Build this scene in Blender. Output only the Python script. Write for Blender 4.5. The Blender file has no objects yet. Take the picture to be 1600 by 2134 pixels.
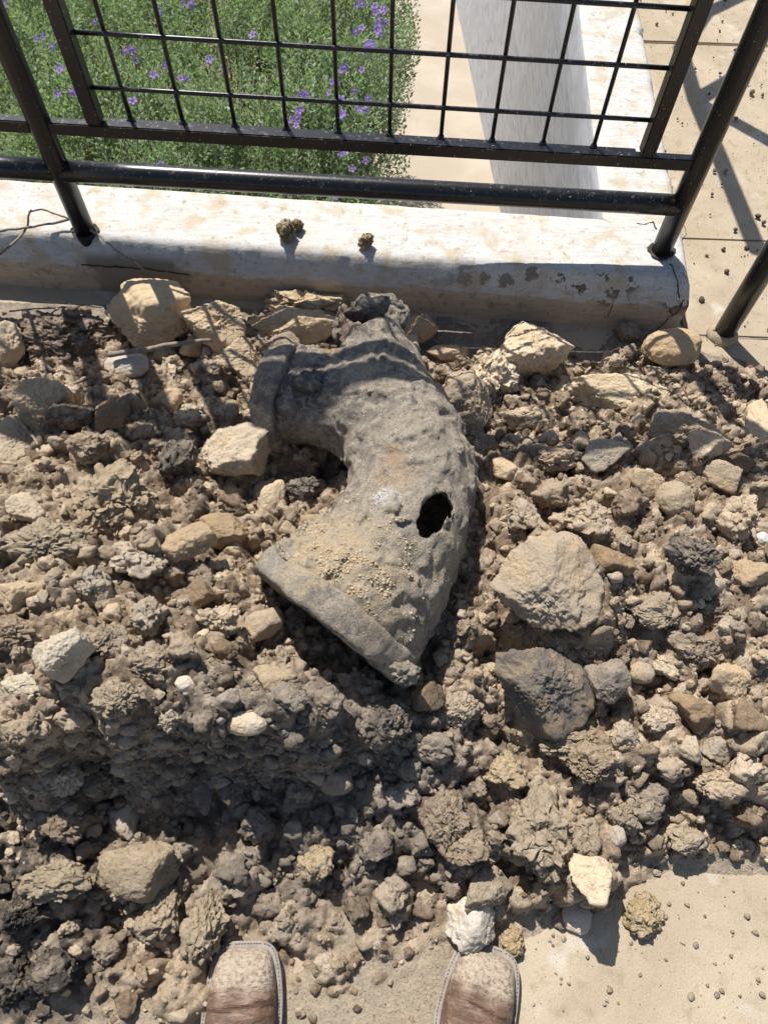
import bpy, bmesh, math, random
import numpy as np
from mathutils import Matrix, Vector

random.seed(7); rng = np.random.default_rng(11)
scn = bpy.context.scene
COL = scn.collection

# ------------------------------------------------------------------ camera
PW, PH, PF, PCX, PCY = 1600., 2134., 1479., 800., 1067.
CAMH = 1.35
_d = np.array([772 - PCX, 1890 - PCY, PF]); _d /= np.linalg.norm(_d)
_up = -_d
_Y = np.array([0, 0, 1.]) - _up[2] * _up; _Y /= np.linalg.norm(_Y)
RW = np.stack([np.cross(_Y, _up), _Y, _up])            # camera -> world
CAM = np.array([0, 0, CAMH])
cam_data = bpy.data.cameras.new('camera'); cam = bpy.data.objects.new('camera', cam_data)
COL.objects.link(cam); scn.camera = cam
cam_data.sensor_fit = 'VERTICAL'; cam_data.sensor_height = 24.0; cam_data.lens = PF / PH * 24.0
cam_data.clip_start = 0.02; cam_data.clip_end = 1000
_r, _u, _b = RW @ [1, 0, 0], RW @ [0, -1, 0], RW @ [0, 0, -1]
cam.matrix_world = Matrix(((_r[0], _u[0], _b[0], CAM[0]), (_r[1], _u[1], _b[1], CAM[1]),
                           (_r[2], _u[2], _b[2], CAM[2]), (0, 0, 0, 1)))
# ------------------------------------------------------------------ sky, sun, exposure
SUN_EL = math.radians(57); SUN_AZ = math.radians(-28)       # azimuth from +Y towards +X
world = bpy.data.worlds.new('World'); scn.world = world; world.use_nodes = True
wn = world.node_tree; bg = wn.nodes['Background']
sky = wn.nodes.new('ShaderNodeTexSky'); sky.sky_type = 'NISHITA'; sky.sun_disc = False
sky.sun_elevation = SUN_EL; sky.sun_rotation = SUN_AZ
wn.links.new(sky.outputs[0], bg.inputs[0]); bg.inputs[1].default_value = 0.085
sd = bpy.data.lights.new('sun', 'SUN'); sun = bpy.data.objects.new('sun', sd); COL.objects.link(sun)
sd.energy = 5.0; sd.angle = math.radians(0.5); sd.color = (1.0, 0.955, 0.90)
tosun = Vector((math.sin(SUN_AZ) * math.cos(SUN_EL), math.cos(SUN_AZ) * math.cos(SUN_EL), math.sin(SUN_EL)))
sun.rotation_euler = tosun.to_track_quat('Z', 'Y').to_euler(); sun.location = (-1, 4, 6)
scn.view_settings.view_transform = 'Standard'; scn.view_settings.look = 'None'
scn.view_settings.exposure = 0.28; scn.view_settings.gamma = 1.0

# ------------------------------------------------------------------ helpers
def un(p, z):                                           # point of the photograph -> place at height z
    r = RW @ np.array([p[0] - PCX, p[1] - PCY, PF]); return CAM + (z - CAMH) / r[2] * r
def depth(P): return float((RW.T @ (np.asarray(P, float) - CAM))[2])
def pxm(P): return depth(P) / PF                        # metres per photo pixel at a place

def mesh_np(name, V, F, smooth=True, col=None):
    V = np.ascontiguousarray(V, np.float32); F = np.ascontiguousarray(F, np.int32)
    me = bpy.data.meshes.new(name); n, k = F.shape
    me.vertices.add(len(V)); me.vertices.foreach_set('co', V.ravel())
    me.loops.add(n * k); me.loops.foreach_set('vertex_index', F.ravel())
    me.polygons.add(n); me.polygons.foreach_set('loop_start', np.arange(0, n * k, k, dtype=np.int32))
    try: me.polygons.foreach_set('loop_total', np.full(n, k, np.int32))
    except Exception: pass
    me.polygons.foreach_set('use_smooth', np.full(n, smooth, bool))
    if col is not None:
        a = me.color_attributes.new('col', 'FLOAT_COLOR', 'POINT')
        c = np.ones((len(V), 4), np.float32); c[:, :3] = col; a.data.foreach_set('color', c.ravel())
    me.update(calc_edges=True); me.validate(); return me

def obj(name, me, mat=None, parent=None, label=None, cat=None, group=None, kind=None, loc=None):
    o = bpy.data.objects.new(name, me); COL.objects.link(o)
    if mat and me is not None and len(me.materials) == 0: me.materials.append(mat)
    if parent: o.parent = parent
    if loc is not None: o.location = loc
    if label: o['label'] = label
    if cat: o['category'] = cat
    if group: o['group'] = group
    if kind: o['kind'] = kind
    return o
def empty(name, loc, **k): return obj(name, None, loc=loc, **k)

def bm_mesh(name, bm, smooth=False):
    me = bpy.data.meshes.new(name); bm.to_mesh(me); bm.free()
    for p in me.polygons: p.use_smooth = smooth
    return me
def box_mesh(name, lo, hi, bevel=0.0):
    bm = bmesh.new(); bmesh.ops.create_cube(bm, size=1)
    for v in bm.verts:
        v.co = Vector([lo[i] + (v.co[i] + .5) * (hi[i] - lo[i]) for i in range(3)])
    if bevel: bmesh.ops.bevel(bm, geom=bm.edges[:], offset=bevel, segments=2, affect='EDGES')
    return bm_mesh(name, bm)
def tube_np(P, Rr, n=14, cap=True):
    P = np.asarray(P, float); m = len(P); Rr = np.broadcast_to(np.asarray(Rr, float), (m,))
    T = np.gradient(P, axis=0); T /= np.linalg.norm(T, axis=1)[:, None] + 1e-12
    ref = np.array([0, 0, 1.]) if abs(T[0][2]) < .9 else np.array([1., 0, 0])
    A = np.cross(T, ref); A /= np.linalg.norm(A, axis=1)[:, None]; B = np.cross(T, A)
    a = np.arange(n) * 2 * np.pi / n
    V = (P[:, None] + Rr[:, None, None] * (np.cos(a)[None, :, None] * A[:, None] + np.sin(a)[None, :, None] * B[:, None])).reshape(-1, 3)
    i = np.arange(m - 1)[:, None] * n; j = np.arange(n)[None]; j2 = (j + 1) % n
    F = np.stack([i + j, i + n + j, i + n + j2, i + j2], -1).reshape(-1, 4)
    if cap:
        V = np.vstack([V, P[0], P[-1]]); c0, c1 = m * n, m * n + 1; jj = np.arange(n); k2 = (jj + 1) % n
        F = np.vstack([F, np.stack([np.full(n, c0), jj, k2, k2], 1)[:, [0, 1, 2, 2]]]) if False else F
        T0 = np.stack([np.full(n, c0), jj, k2], 1); T1 = np.stack([np.full(n, c1), (m - 1) * n + k2, (m - 1) * n + jj], 1)
        tri = np.vstack([F[:, [0, 1, 2]], F[:, [0, 2, 3]], T0, T1]); return V, tri
    return V, np.vstack([F[:, [0, 1, 2]], F[:, [0, 2, 3]]])
def tube_mesh(name, P, Rr, n=14): return mesh_np(name, *tube_np(P, Rr, n))

# gradient noise in numpy
_perm = np.random.default_rng(3).permutation(256); _perm = np.concatenate([_perm, _perm, _perm])
_grad = np.random.default_rng(5).normal(size=(256, 3)); _grad /= np.linalg.norm(_grad, axis=1)[:, None]
def noise3(p):
    p = np.asarray(p, float); i = np.floor(p).astype(int); f = p - i; u = f * f * f * (f * (f * 6 - 15) + 10); i &= 255
    out = 0
    for dx in (0, 1):
        for dy in (0, 1):
            for dz in (0, 1):
                h = _perm[_perm[_perm[i[..., 0] + dx] + i[..., 1] + dy] + i[..., 2] + dz]
                g = _grad[h]
                dot = g[..., 0] * (f[..., 0] - dx) + g[..., 1] * (f[..., 1] - dy) + g[..., 2] * (f[..., 2] - dz)
                w = (u[..., 0] if dx else 1 - u[..., 0]) * (u[..., 1] if dy else 1 - u[..., 1]) * (u[..., 2] if dz else 1 - u[..., 2])
                out = out + w * dot
    return out * 1.6
def fbm(p, o=4, g=.5, billow=False):
    s, a, t = 0, 1., 0
    for k in range(o):
        n = noise3(p * 2 ** k + 17.3 * k); s = s + a * (np.abs(n) * 2 - .6 if billow else n); t += a; a *= g
    return s / t
def sstep(a, b, x): t = np.clip((x - a) / (b - a), 0, 1); return t * t * (3 - 2 * t)
def lin(*c): return tuple((v / 255 / 12.92 if v / 255 <= .04045 else ((v / 255 + .055) / 1.055) ** 2.4) for v in c)

# surface nets on a numpy distance field
def surface_nets(D, org, h):
    S = D < 0; n = D.shape
    c = [(i, j, k) for i in (0, 1) for j in (0, 1) for k in (0, 1)]
    cor = np.stack([D[i:n[0]-1+i, j:n[1]-1+j, k:n[2]-1+k] for i, j, k in c], -1)
    neg = (cor < 0).sum(-1); act = (neg > 0) & (neg < 8); idx = np.argwhere(act); cv = cor[act]
    acc = np.zeros((len(idx), 3)); cnt = np.zeros(len(idx)); C = np.array(c, float)
    for a in range(8):
        for b in range(a + 1, 8):
            if np.abs(C[a] - C[b]).sum() != 1: continue
            m = (cv[:, a] < 0) != (cv[:, b] < 0)
            t = np.where(m, cv[:, a] / np.where(m, cv[:, a] - cv[:, b], 1), 0)
            acc += m[:, None] * (C[a] + t[:, None] * (C[b] - C[a])); cnt += m
    V = org + h * (idx + acc / cnt[:, None])
    ID = -np.ones(act.shape, int); ID[act] = np.arange(len(idx)); F = []
    for ax in range(3):
        sl0 = [slice(1, n[q] - 1) for q in range(3)]; sl1 = list(sl0)
        sl0[ax] = slice(0, n[ax] - 1); sl1[ax] = slice(1, n[ax])
        a, b = S[tuple(sl0)], S[tuple(sl1)]; ch = np.argwhere(a != b)
        off = np.array([1, 1, 1]); off[ax] = 0; g = ch + off; flip = a[a != b]
        o1, o2 = [q for q in range(3) if q != ax]
        def at(d1, d2):
            q = g.copy(); q[:, o1] -= d1; q[:, o2] -= d2; return ID[q[:, 0], q[:, 1], q[:, 2]]
        q = np.stack([at(1, 1), at(0, 1), at(0, 0), at(1, 0)], 1)
        if ax == 1: flip = ~flip
        q[~flip] = q[~flip][:, ::-1]; F.append(q)
    F = np.vstack(F); return V, F[(F >= 0).all(1)]
def sdf_grid(lo, hi, h):
    ax = [np.arange(lo[i], hi[i] + h, h) for i in range(3)]
    return np.stack(np.meshgrid(*ax, indexing='ij'), -1), np.array(lo, float)

# ------------------------------------------------------------------ material helpers
class Mat:
    def __init__(s, name):
        s.m = bpy.data.materials.new(name); s.m.use_nodes = True; s.t = s.m.node_tree
        s.p = s.t.nodes['Principled BSDF']; s.tc = s.t.nodes.new('ShaderNodeTexCoord')
    def n(s, typ, **k):
        nd = s.t.nodes.new('ShaderNode' + typ)
        for a, v in k.items():
            if a.startswith('i_'):
                key = a[2:]; key = int(key) if key.isdigit() else key.replace('_', ' ')
                s.set(nd.inputs[key], v)
            else: setattr(nd, a, v)
        return nd
    def set(s, sock, v):
        if isinstance(v, bpy.types.NodeSocket): s.t.links.new(v, sock)
        elif isinstance(v, tuple) and len(v) == 3 and sock.type == 'RGBA': sock.default_value = (*v, 1)
        else: sock.default_value = v
    def noise(s, scale, detail=4, rough=.55, vec=None, dist=0):
        return s.n('TexNoise', i_Vector=vec or s.tc.outputs['Object'], i_Scale=scale, i_Detail=float(detail), i_Roughness=rough, i_Distortion=dist).outputs[0]
    def voro(s, scale, vec=None, feature='F1'):
        return s.n('TexVoronoi', i_Vector=vec or s.tc.outputs['Object'], i_Scale=scale, feature=feature).outputs[0]
    def ramp(s, f, lo, hi): return s.n('MapRange', i_0=f, i_1=lo, i_2=hi, interpolation_type='SMOOTHSTEP').outputs[0]
    def math(s, op, a, b=0.0): return s.n('Math', operation=op, i_0=a, i_1=b).outputs[0]
    def mix(s, f, a, b, blend='MIX'):
        nd = s.n('Mix', data_type='RGBA', blend_type=blend); s.set(nd.inputs[0], f); s.set(nd.inputs[6], a); s.set(nd.inputs[7], b); return nd.outputs[2]
    def bump(s, h, strength, dist, prev=None):
        nd = s.n('Bump', i_Height=h, i_Strength=strength, i_Distance=dist)
        if prev: s.t.links.new(prev, nd.inputs['Normal'])
        return nd.outputs[0]
    def spot(s, c, r, soft=.5, warp=.0, wscale=60.):
        v = s.tc.outputs['Object']
        if warp:
            nz = s.n('TexNoise', i_Vector=v, i_Scale=wscale, i_Detail=3.0).outputs[1]
            off = s.n('VectorMath', operation='SUBTRACT', i_0=nz, i_1=(.5, .5, .5)).outputs[0]
            sc = s.n('VectorMath', operation='SCALE', i_0=off, i_Scale=warp).outputs[0]
            v = s.n('VectorMath', operation='ADD', i_0=v, i_1=sc).outputs[0]
        d = s.n('VectorMath', operation='DISTANCE', i_0=v, i_1=tuple(float(q) for q in c)).outputs['Value']
        return s.ramp(d, r, r * (1 - soft))
    def out(s, color, rough=.9, normal=None, spec=.25, metal=0.):
        s.set(s.p.inputs['Base Color'], color); s.set(s.p.inputs['Roughness'], rough)
        s.p.inputs['Specular IOR Level'].default_value = spec; s.p.inputs['Metallic'].default_value = metal
        if normal: s.t.links.new(normal, s.p.inputs['Normal'])
        return s.m

def soil_like(name, src):
    m = Mat(name)
    if src == 'attr': base = m.n('VertexColor', layer_name='col').outputs[0]
    else: base = m.n('ObjectInfo').outputs['Color']
    vec = m.tc.outputs['Object']
    if src == 'obj':
        rnd = m.n('ObjectInfo').outputs['Random']
        off = m.n('CombineXYZ', i_0=m.math('MULTIPLY', rnd, 37.), i_1=m.math('MULTIPLY', rnd, 91.), i_2=rnd).outputs[0]
        geo = m.n('NewGeometry').outputs['Position']
        vec = m.n('VectorMath', operation='ADD', i_0=geo, i_1=off).outputs[0]
    n1 = m.noise(38, 5, .6, vec); n2 = m.noise(170, 4, .65, vec); n3 = m.noise(600, 3, .7, vec)
    c = m.mix(m.ramp(n1, .42, .68), base, m.mix(.5, base, (.62, .505, .375)))
    c = m.mix(m.ramp(n2, .52, .72), c, m.mix(1.0, c, (.52, .50, .48), 'MULTIPLY'))
    c = m.mix(m.ramp(n3, .5, .8), c, m.mix(.4, c, (.62, .54, .41)))
    c = m.mix(m.ramp(n3, .5, .25), c, m.mix(1.0, c, (.66, .64, .62), 'MULTIPLY'))
    nm = m.bump(m.noise(95, 6, .72, vec), .85, .008)
    nm = m.bump(m.noise(360, 4, .75, vec), .8, .003, nm)
    return m.out(c, .97, nm, .12)
M_SOIL = soil_like('soil_heap_surface', 'attr')
M_ROCK = soil_like('clod_and_stone', 'obj')

def limestone():
    m = Mat('limestone'); info = m.n('ObjectInfo'); base = info.outputs['Color']; rnd = info.outputs['Random']
    off = m.n('CombineXYZ', i_0=m.math('MULTIPLY', rnd, 53.), i_1=m.math('MULTIPLY', rnd, 17.), i_2=rnd).outputs[0]
    vec = m.n('VectorMath', operation='ADD', i_0=m.n('NewGeometry').outputs['Position'], i_1=off).outputs[0]
    c = m.mix(m.ramp(m.noise(18, 4, .6, vec), .45, .7), base, m.mix(.5, base, (.52, .385, .22)))
    c = m.mix(m.ramp(m.noise(45, 5, .65, vec), .57, .74), c, m.mix(.5, c, (.24, .19, .14)))
    c = m.mix(m.ramp(m.noise(260, 3, .7, vec), .6, .72), c, m.mix(1.0, c, (.42, .38, .34), 'MULTIPLY'))
    c = m.mix(1.0, c, (1.16, 1.13, 1.08), 'MULTIPLY')
    nm = m.bump(m.noise(48, 7, .7, vec), .9, .010)
    nm = m.bump(m.noise(300, 4, .75, vec), .8, .003, nm)
    return m.out(c, .95, nm, .15)
M_LIME = limestone()

def pavement_mat():
    m = Mat('dusty_concrete')
    c = m.mix(m.ramp(m.noise(5, 5, .6), .35, .7), (.42, .345, .245), (.50, .42, .305))
    c = m.mix(m.ramp(m.noise(28, 5, .7), .5, .72), c, (.36, .295, .205))
    c = m.mix(m.ramp(m.noise(9, 3, .5), .60, .72), c, (.56, .50, .41))
    c = m.mix(m.ramp(m.noise(420, 3, .8), .56, .68), c, m.mix(1.0, c, (.55, .52, .5), 'MULTIPLY'))
    nm = m.bump(m.noise(240, 5, .75), .5, .003); nm = m.bump(m.noise(40, 4, .6), .3, .004, nm)
    return m.out(c, .95, nm, .15)
M_PAVE = pavement_mat()

def path_mat():
    m = Mat('smooth_path_concrete')
    c = m.mix(m.ramp(m.noise(3, 4, .6), .35, .7), (.41, .35, .27), (.48, .415, .33))
    c = m.mix(m.ramp(m.noise(160, 3, .8), .58, .7), c, (.34, .285, .215))
    return m.out(c, .9, m.bump(m.noise(160, 4, .7), .4, .003), .2)
M_PATH = path_mat()

WS = -0.048                                              # the wall runs slightly askew to the view
def wall_y(x): return 1.3455 + WS * x
def wall_mat():
    m = Mat('flaking_white_paint'); ob = m.tc.outputs['Object']
    sx = m.n('SeparateXYZ', i_0=ob); z = sx.outputs[2]
    stretch = m.n('VectorMath', operation='MULTIPLY', i_0=ob, i_1=(.25, 1.4, 1.)).outputs[0]
    n_big = m.noise(14, 5, .62); n_f = m.noise(110, 4, .7); n_st = m.noise(90, 4, .6, stretch)
    white = m.mix(m.ramp(n_st, .4, .75), (.60, .585, .55), (.48, .455, .41))
    white = m.mix(m.ramp(n_big, .49, .66), white, (.50, .43, .32))
    white = m.mix(m.ramp(m.noise(230, 3, .65), .62, .68), white, (.27, .215, .15))
    bare = m.mix(m.ramp(n_st, .35, .7), (.58, .475, .35), (.47, .38, .275))
    bare = m.mix(m.ramp(m.noise(30, 4, .6), .55, .7), bare, (.36, .285, .205))
    edge = m.math('ADD', z, m.math('MULTIPLY', m.math('SUBTRACT', m.noise(16, 5, .65), .5), .055))
    c = m.mix(m.ramp(edge, .078, .086), bare, white)
    # mud splashes along the front edge, as sets of round spots
    mud = m.voro(21, m.n('VectorMath', operation='ADD', i_0=ob, i_1=m.n('VectorMath', operation='SCALE', i_0=m.n('TexNoise', i_Vector=ob, i_Scale=70., i_Detail=5.).outputs[1], i_Scale=.04).outputs[0]).outputs[0])
    patch = m.ramp(m.noise(9, 2, .5), .40, .52)
    side = m.ramp(sx.outputs[0], -.1, .45)
    front = m.ramp(m.math('ADD', sx.outputs[1], m.math('MULTIPLY', sx.outputs[0], -WS)), 1.40, 1.365)
    spl = m.math('MULTIPLY', m.math('MULTIPLY', m.ramp(mud, .43, .36), patch), m.math('MULTIPLY', side, front))
    low = m.ramp(z, .03, .09)
    c = m.mix(m.math('MULTIPLY', spl, low), c, (.155, .125, .10))
    dirt2 = m.ramp(m.noise(48, 5, .7), .585, .65)
    c = m.mix(m.math('MULTIPLY', dirt2, .8), c, (.38, .305, .205))
    c = m.mix(m.math('MULTIPLY', m.ramp(m.noise(5, 5, .7), .52, .70), .35), c, (.44, .37, .27))
    peel = m.spot((-.64, 1.378, .085), .15, .35, .16, 34.)
    c = m.mix(m.math('MULTIPLY', peel, m.ramp(z, .125, .10)), c, (.30, .245, .185))
    nm = m.bump(n_f, .35, .003); nm = m.bump(n_st, .35, .003, nm); nm = m.bump(edge, .3, .02, nm)
    return m.out(c, .82, nm, .25)
M_WALL = wall_mat()

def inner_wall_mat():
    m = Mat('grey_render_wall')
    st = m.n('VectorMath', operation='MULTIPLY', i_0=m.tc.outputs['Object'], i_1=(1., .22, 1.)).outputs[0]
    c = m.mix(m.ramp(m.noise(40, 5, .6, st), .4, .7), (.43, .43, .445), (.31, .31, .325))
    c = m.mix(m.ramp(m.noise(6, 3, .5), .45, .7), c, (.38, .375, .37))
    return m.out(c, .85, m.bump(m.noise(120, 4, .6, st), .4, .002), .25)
M_INNER = inner_wall_mat()

def black_paint():
    m = Mat('black_gloss_paint')
    dust = m.math('MULTIPLY', m.ramp(m.noise(55, 5, .7), .54, .70), m.ramp(m.n('SeparateXYZ', i_0=m.n('NewGeometry').outputs['Normal']).outputs[2], -.2, .7))
    c = m.mix(m.math('MULTIPLY', dust, .30), (.010, .010, .012), (.30, .27, .23))
    c = m.mix(m.ramp(m.noise(210, 2, .5), .70, .74), c, (.42, .38, .32))
    r = m.n('MapRange', i_0=dust, i_3=.30, i_4=.5).outputs[0]
    return m.out(c, r, m.bump(m.noise(90, 3, .6), .12, .002), .5)
M_BLACK = black_paint()

def pipe_mat():
    m = Mat('corroded_cast_iron')
    c = m.mix(m.ramp(m.noise(14, 5, .6), .38, .66), (.235, .212, .180), (.42, .36, .28))
    c = m.mix(m.ramp(m.noise(30, 6, .7, dist=.6), .50, .64), c, (.52, .44, .33))
    c = m.mix(m.ramp(m.noise(26, 4, .65), .60, .70), c, (.13, .122, .118))
    c = m.mix(m.math('MULTIPLY', m.ramp(m.noise(22, 4, .6, dist=1.), .62, .70), .6), c, (.34, .19, .085))
    def sp(px, z, r, col, k, warp=.05, soft=.6):
        nonlocal c
        c = m.mix(m.math('MULTIPLY', m.spot(un(px, z), r, soft, warp, 45.), k), c, col)
    sp((880, 960), .29, .15, (.46, .395, .305), .6, .12)
    sp((880, 1150), .27, .16, (.44, .375, .285), .6, .12)
    sp((780, 735), .27, .05, (.43, .375, .295), .55, .06)
    sp((700, 1170), .30, .11, (.62, .485, .29), .8, .1)
    sp((640, 1230), .30, .08, (.58, .46, .29), .8, .1)
    sp((780, 1240), .31, .09, (.52, .42, .28), .7, .1)
    sp((825, 985), .32, .05, (.46, .28, .14), .4, .09)
    sp((820, 945), .32, .03, (.46, .28, .14), .45)
    c = m.mix(m.math('MULTIPLY', m.spot(un((808, 1040), .32), .032, .7, .07, 60.), m.ramp(m.noise(150, 4, .75), .42, .56)), c, (.72, .70, .67))
    sp((690, 735), .26, .035, (.40, .23, .10), .8)
    sp((740, 680), .26, .05, (.16, .075, .05), .8)
    sp((640, 800), .27, .07, (.115, .115, .12), .75)
    sp((640, 1310), .3, .07, (.13, .135, .135), .8)
    sp((590, 1190), .3, .05, (.30, .285, .26), .7)
    c = m.mix(m.ramp(m.noise(48, 7, .72, dist=.8), .50, .58), c, m.mix(.75, c, (.50, .43, .335)))
    c = m.mix(m.ramp(m.noise(75, 6, .75), .58, .66), c, m.mix(.7, c, (.10, .09, .085)))
    c = m.mix(m.math('MULTIPLY', m.ramp(m.noise(60, 5, .7), .63, .70), .55), c, (.42, .25, .12))
    c = m.mix(m.ramp(m.noise(260, 4, .75), .50, .70), c, m.mix(1.0, c, (.52, .50, .49), 'MULTIPLY'))
    nm = m.bump(m.noise(36, 8, .72), 1.0, .014); nm = m.bump(m.noise(280, 4, .75), .9, .003, nm)
    return m.out(c, .88, nm, .25)
M_PIPE = pipe_mat()

def simple(name, a, b, sc=40, rough=.9, bump=.3, bs=120, spec=.2):
    m = Mat(name); c = m.mix(m.ramp(m.noise(sc, 4, .6), .4, .7), a, b)
    return m.out(c, rough, m.bump(m.noise(bs, 4, .7), bump, .002), spec)
M_TWIG = simple('dry_twig_bark', (.30, .25, .20), (.17, .135, .105), 60)
M_BED = simple('bed_soil', (.20, .145, .09), (.33, .24, .15), 60, bs=80, bump=.8)
M_STEM = simple('shrub_stem', (.19, .16, .10), (.27, .25, .15), 40)
M_GROUND = simple('far_ground', (.30, .26, .20), (.22, .19, .14), 2)
M_CRACK = simple('crack_shadow_dirt', (.05, .042, .035), (.09, .075, .06), 60)
M_CRUST = simple('yellow_sand', (.52, .41, .27), (.42, .335, .225), 200)

def leaf_mat():
    m = Mat('grey_green_leaf')
    base = m.n('VertexColor', layer_name='col').outputs[0]
    m.out(base, .6, None, .35); p = m.p
    tr = m.n('BsdfTranslucent'); m.set(tr.inputs[0], m.mix(1.0, base, (1.0, 1.25, .55), 'MULTIPLY'))
    mx = m.n('MixShader', i_0=.34); o = m.t.nodes['Material Output']
    m.t.links.new(p.outputs[0], mx.inputs[1]); m.t.links.new(tr.outputs[0], mx.inputs[2]); m.t.links.new(mx.outputs[0], o.inputs[0])
    return m.m
M_LEAF = leaf_mat()
def petal_mat():
    m = Mat('lilac_petal'); rnd = m.n('ObjectInfo').outputs['Random']
    c = m.mix(rnd, (.42, .26, .70), (.56, .40, .80)); m.out(c, .6, None, .25)
    tr = m.n('BsdfTranslucent'); m.set(tr.inputs[0], c); mx = m.n('MixShader', i_0=.35); o = m.t.nodes['Material Output']
    m.t.links.new(m.p.outputs[0], mx.inputs[1]); m.t.links.new(tr.outputs[0], mx.inputs[2]); m.t.links.new(mx.outputs[0], o.inputs[0])
    return m.m
M_PETAL = petal_mat()

# ------------------------------------------------------------------ ground, pavement, path, bed
def sheet(name, x0, x1, y0, y1, zf, mat, nx=2, ny=2):
    X, Yg = np.meshgrid(np.linspace(x0, x1, nx), np.linspace(y0, y1, ny)); Z = zf(X, Yg)
    V = np.stack([X, Yg, Z], -1).reshape(-1, 3); i = np.arange((ny - 1) * nx).reshape(ny - 1, nx)[:, :-1].ravel()
    F = np.stack([i, i + 1, i + nx + 1, i + nx], 1)
    return mesh_np(name, V, F)
obj('ground', sheet('ground', -150, 150, -150, 150, lambda x, y: x * 0 - 2.6, None), M_GROUND, kind='structure')
pav = empty('pavement', (0, 0, 0)); pav['kind'] = 'structure'
def slab(x0, x1, y0, y1, z=0.):
    obj('slab', box_mesh('slab', (x0 + .003, y0 + .003, -.25), (x1 - .003, y1 - .003, z), .004), M_PAVE, pav)
JY = [-2.2, 1.297, 1.665, 2.672, 3.9, 5.2, 6.6]
slab(-3.2, .752, JY[0], 1.44, 0.)
slab(.752, 3.2, JY[0], JY[1], 0.)
slab(.755, 3.2, JY[1], JY[2], -.002)
slab(.60, 3.2, JY[2], JY[3], -.006)
slab(.66, 3.2, JY[3], JY[4], -.003)
slab(.72, 3.2, JY[4], JY[5], -.002)
slab(.78, 3.2, JY[5], JY[6], -.002)
obj('pavement_bedding', box_mesh('pb', (-3.2, -2.2, -.6), (.5, 1.42, -.024), 0), M_GROUND, kind='structure')
obj('pavement_bedding', box_mesh('pb2', (.62, 1.45, -.6), (3.2, 6.6, -.026), 0), M_GROUND, kind='structure')
def path_z(x, y): return -.9 - .117 * (y - 2.93)
obj('path', sheet('path', -.12, .75, 1.52, 8.2, path_z, None, 8, 60), M_PATH, kind='structure')
obj('planting_bed', sheet('planting_bed', -3.2, -.12, 1.5, 8.2, lambda x, y: path_z(x, y) + .03 + .05 * fbm(np.stack([x * 6, y * 6, x * 0], -1)), None, 120, 160), M_BED, kind='structure')

# ------------------------------------------------------------------ low wall (front run, corner, return run)
WT = .225
def build_wall():
    a = math.atan(WS); d1 = np.array([math.cos(a), math.sin(a)]); n1 = np.array([math.sin(a), -math.cos(a)])   # outward (towards camera)
    corner = np.array([.735, wall_y(.735)])
    d2 = np.array([.045, 1.]); d2 /= np.linalg.norm(d2); n2 = np.array([d2[1], -d2[0]])
    # profile: inset from the outer line, height
    prof = [(0, -.06), (0, .0), (0, .03), (0, .06), (0, .083), (.006, .102), (.014, .125), (.024, .143), (.032, .15)]
    top = np.linspace(.045, WT - .02, 12); prof += [(t, .152) for t in top] + [(WT - .008, .149), (WT, .135), (WT, -.05), (WT, -.6), (WT, -1.6)]
    prof = np.array(prof)
    L1, L2 = 2.6, 7.0
    s1 = np.concatenate([-np.linspace(L1, 1.9, 10)[:-1], -np.linspace(1.9, .03, 170)]); s2 = np.concatenate([np.linspace(.03, 1.9, 150), np.linspace(1.9, L2, 60)[1:]])
    rows = []
    for s in s1: rows.append([(corner + d1 * s - n1 * p[0], p[1]) for p in prof])
    mid = [(corner - (n1 + n2) * p[0] * 1.0 - (n1 + n2) * .004, p[1]) for p in prof]; rows.append(mid)
    for s in s2: rows.append([(corner + d2 * s - n2 * p[0], p[1]) for p in prof])
    V = np.array([[(*q[0], q[1]) for q in r] for r in rows])
    # mitre: inner side columns must stop at the inner corner
    k1 = len(s1)
    for j, p in enumerate(prof):
        inner = corner - (n1 + n2) * p[0]
        for i in range(len(rows)):
            P = V[i, j, :2]
            if i < k1 and np.dot(P - inner, d1) > 0: V[i, j, :2] = inner
            if i > k1 and np.dot(P - inner, d2) < 0: V[i, j, :2] = inner
    # inner face of the return leans with the sloping path
    for i in range(k1, len(rows)):
        y = V[i, -1, 1]; zb = path_z(0, y) - .03; xb = .50 - .0545 * (y - 2.93)
        for j in (-3, -2, -1):
            t = {-3: .15, -2: .6, -1: 1.}[j]; z = .135 + (zb - .135) * t
            V[i, j, 2] = z; V[i, j, 0] = V[i, -4, 0] + (xb - V[i, -4, 0]) * t
    nz = fbm(V * 9, 4) * .006 + fbm(V * 45, 3) * .0022
    edge = np.exp(-((prof[:, 1] - .13) / .03) ** 2) * (prof[:, 0] < .06)
    chip = -np.clip(fbm(V * 22 + 5, 3) - .22, 0, 1) * .035 * edge[None]
    fr = (prof[:, 0] < WT - .001)
    V[..., 2] += np.where(fr[None] & (prof[:, 1] > .09)[None], nz * .5 + chip * .5, 0)
    out = np.zeros((len(rows), 2)); out[:k1] = n1; out[k1] = (n1 + n2) / 1.414; out[k1 + 1:] = n2
    amt = np.where((prof[:, 0] < .05)[None], nz * .8 + chip * 1.1, 0)
    V[..., :2] += out[:, None] * amt[..., None]
    nR, nP = V.shape[:2]; i = (np.arange(nR - 1)[:, None] * nP + np.arange(nP - 1)[None])
    F = np.stack([i, i + nP, i + nP + 1, i + 1], -1)
    split = nP - 5
    root = empty('low_wall', (0, 0, 0), label='low white painted concrete wall with flaking chamfered edge, turning a corner by the pavement', cat='wall')
    Vf = V.reshape(-1, 3)
    obj('wall_body', mesh_np('wall_body', Vf, F[:, :split].reshape(-1, 4)), M_WALL, root)
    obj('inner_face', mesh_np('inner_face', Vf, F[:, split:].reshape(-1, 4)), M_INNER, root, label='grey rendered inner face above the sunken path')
    return root, V
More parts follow.
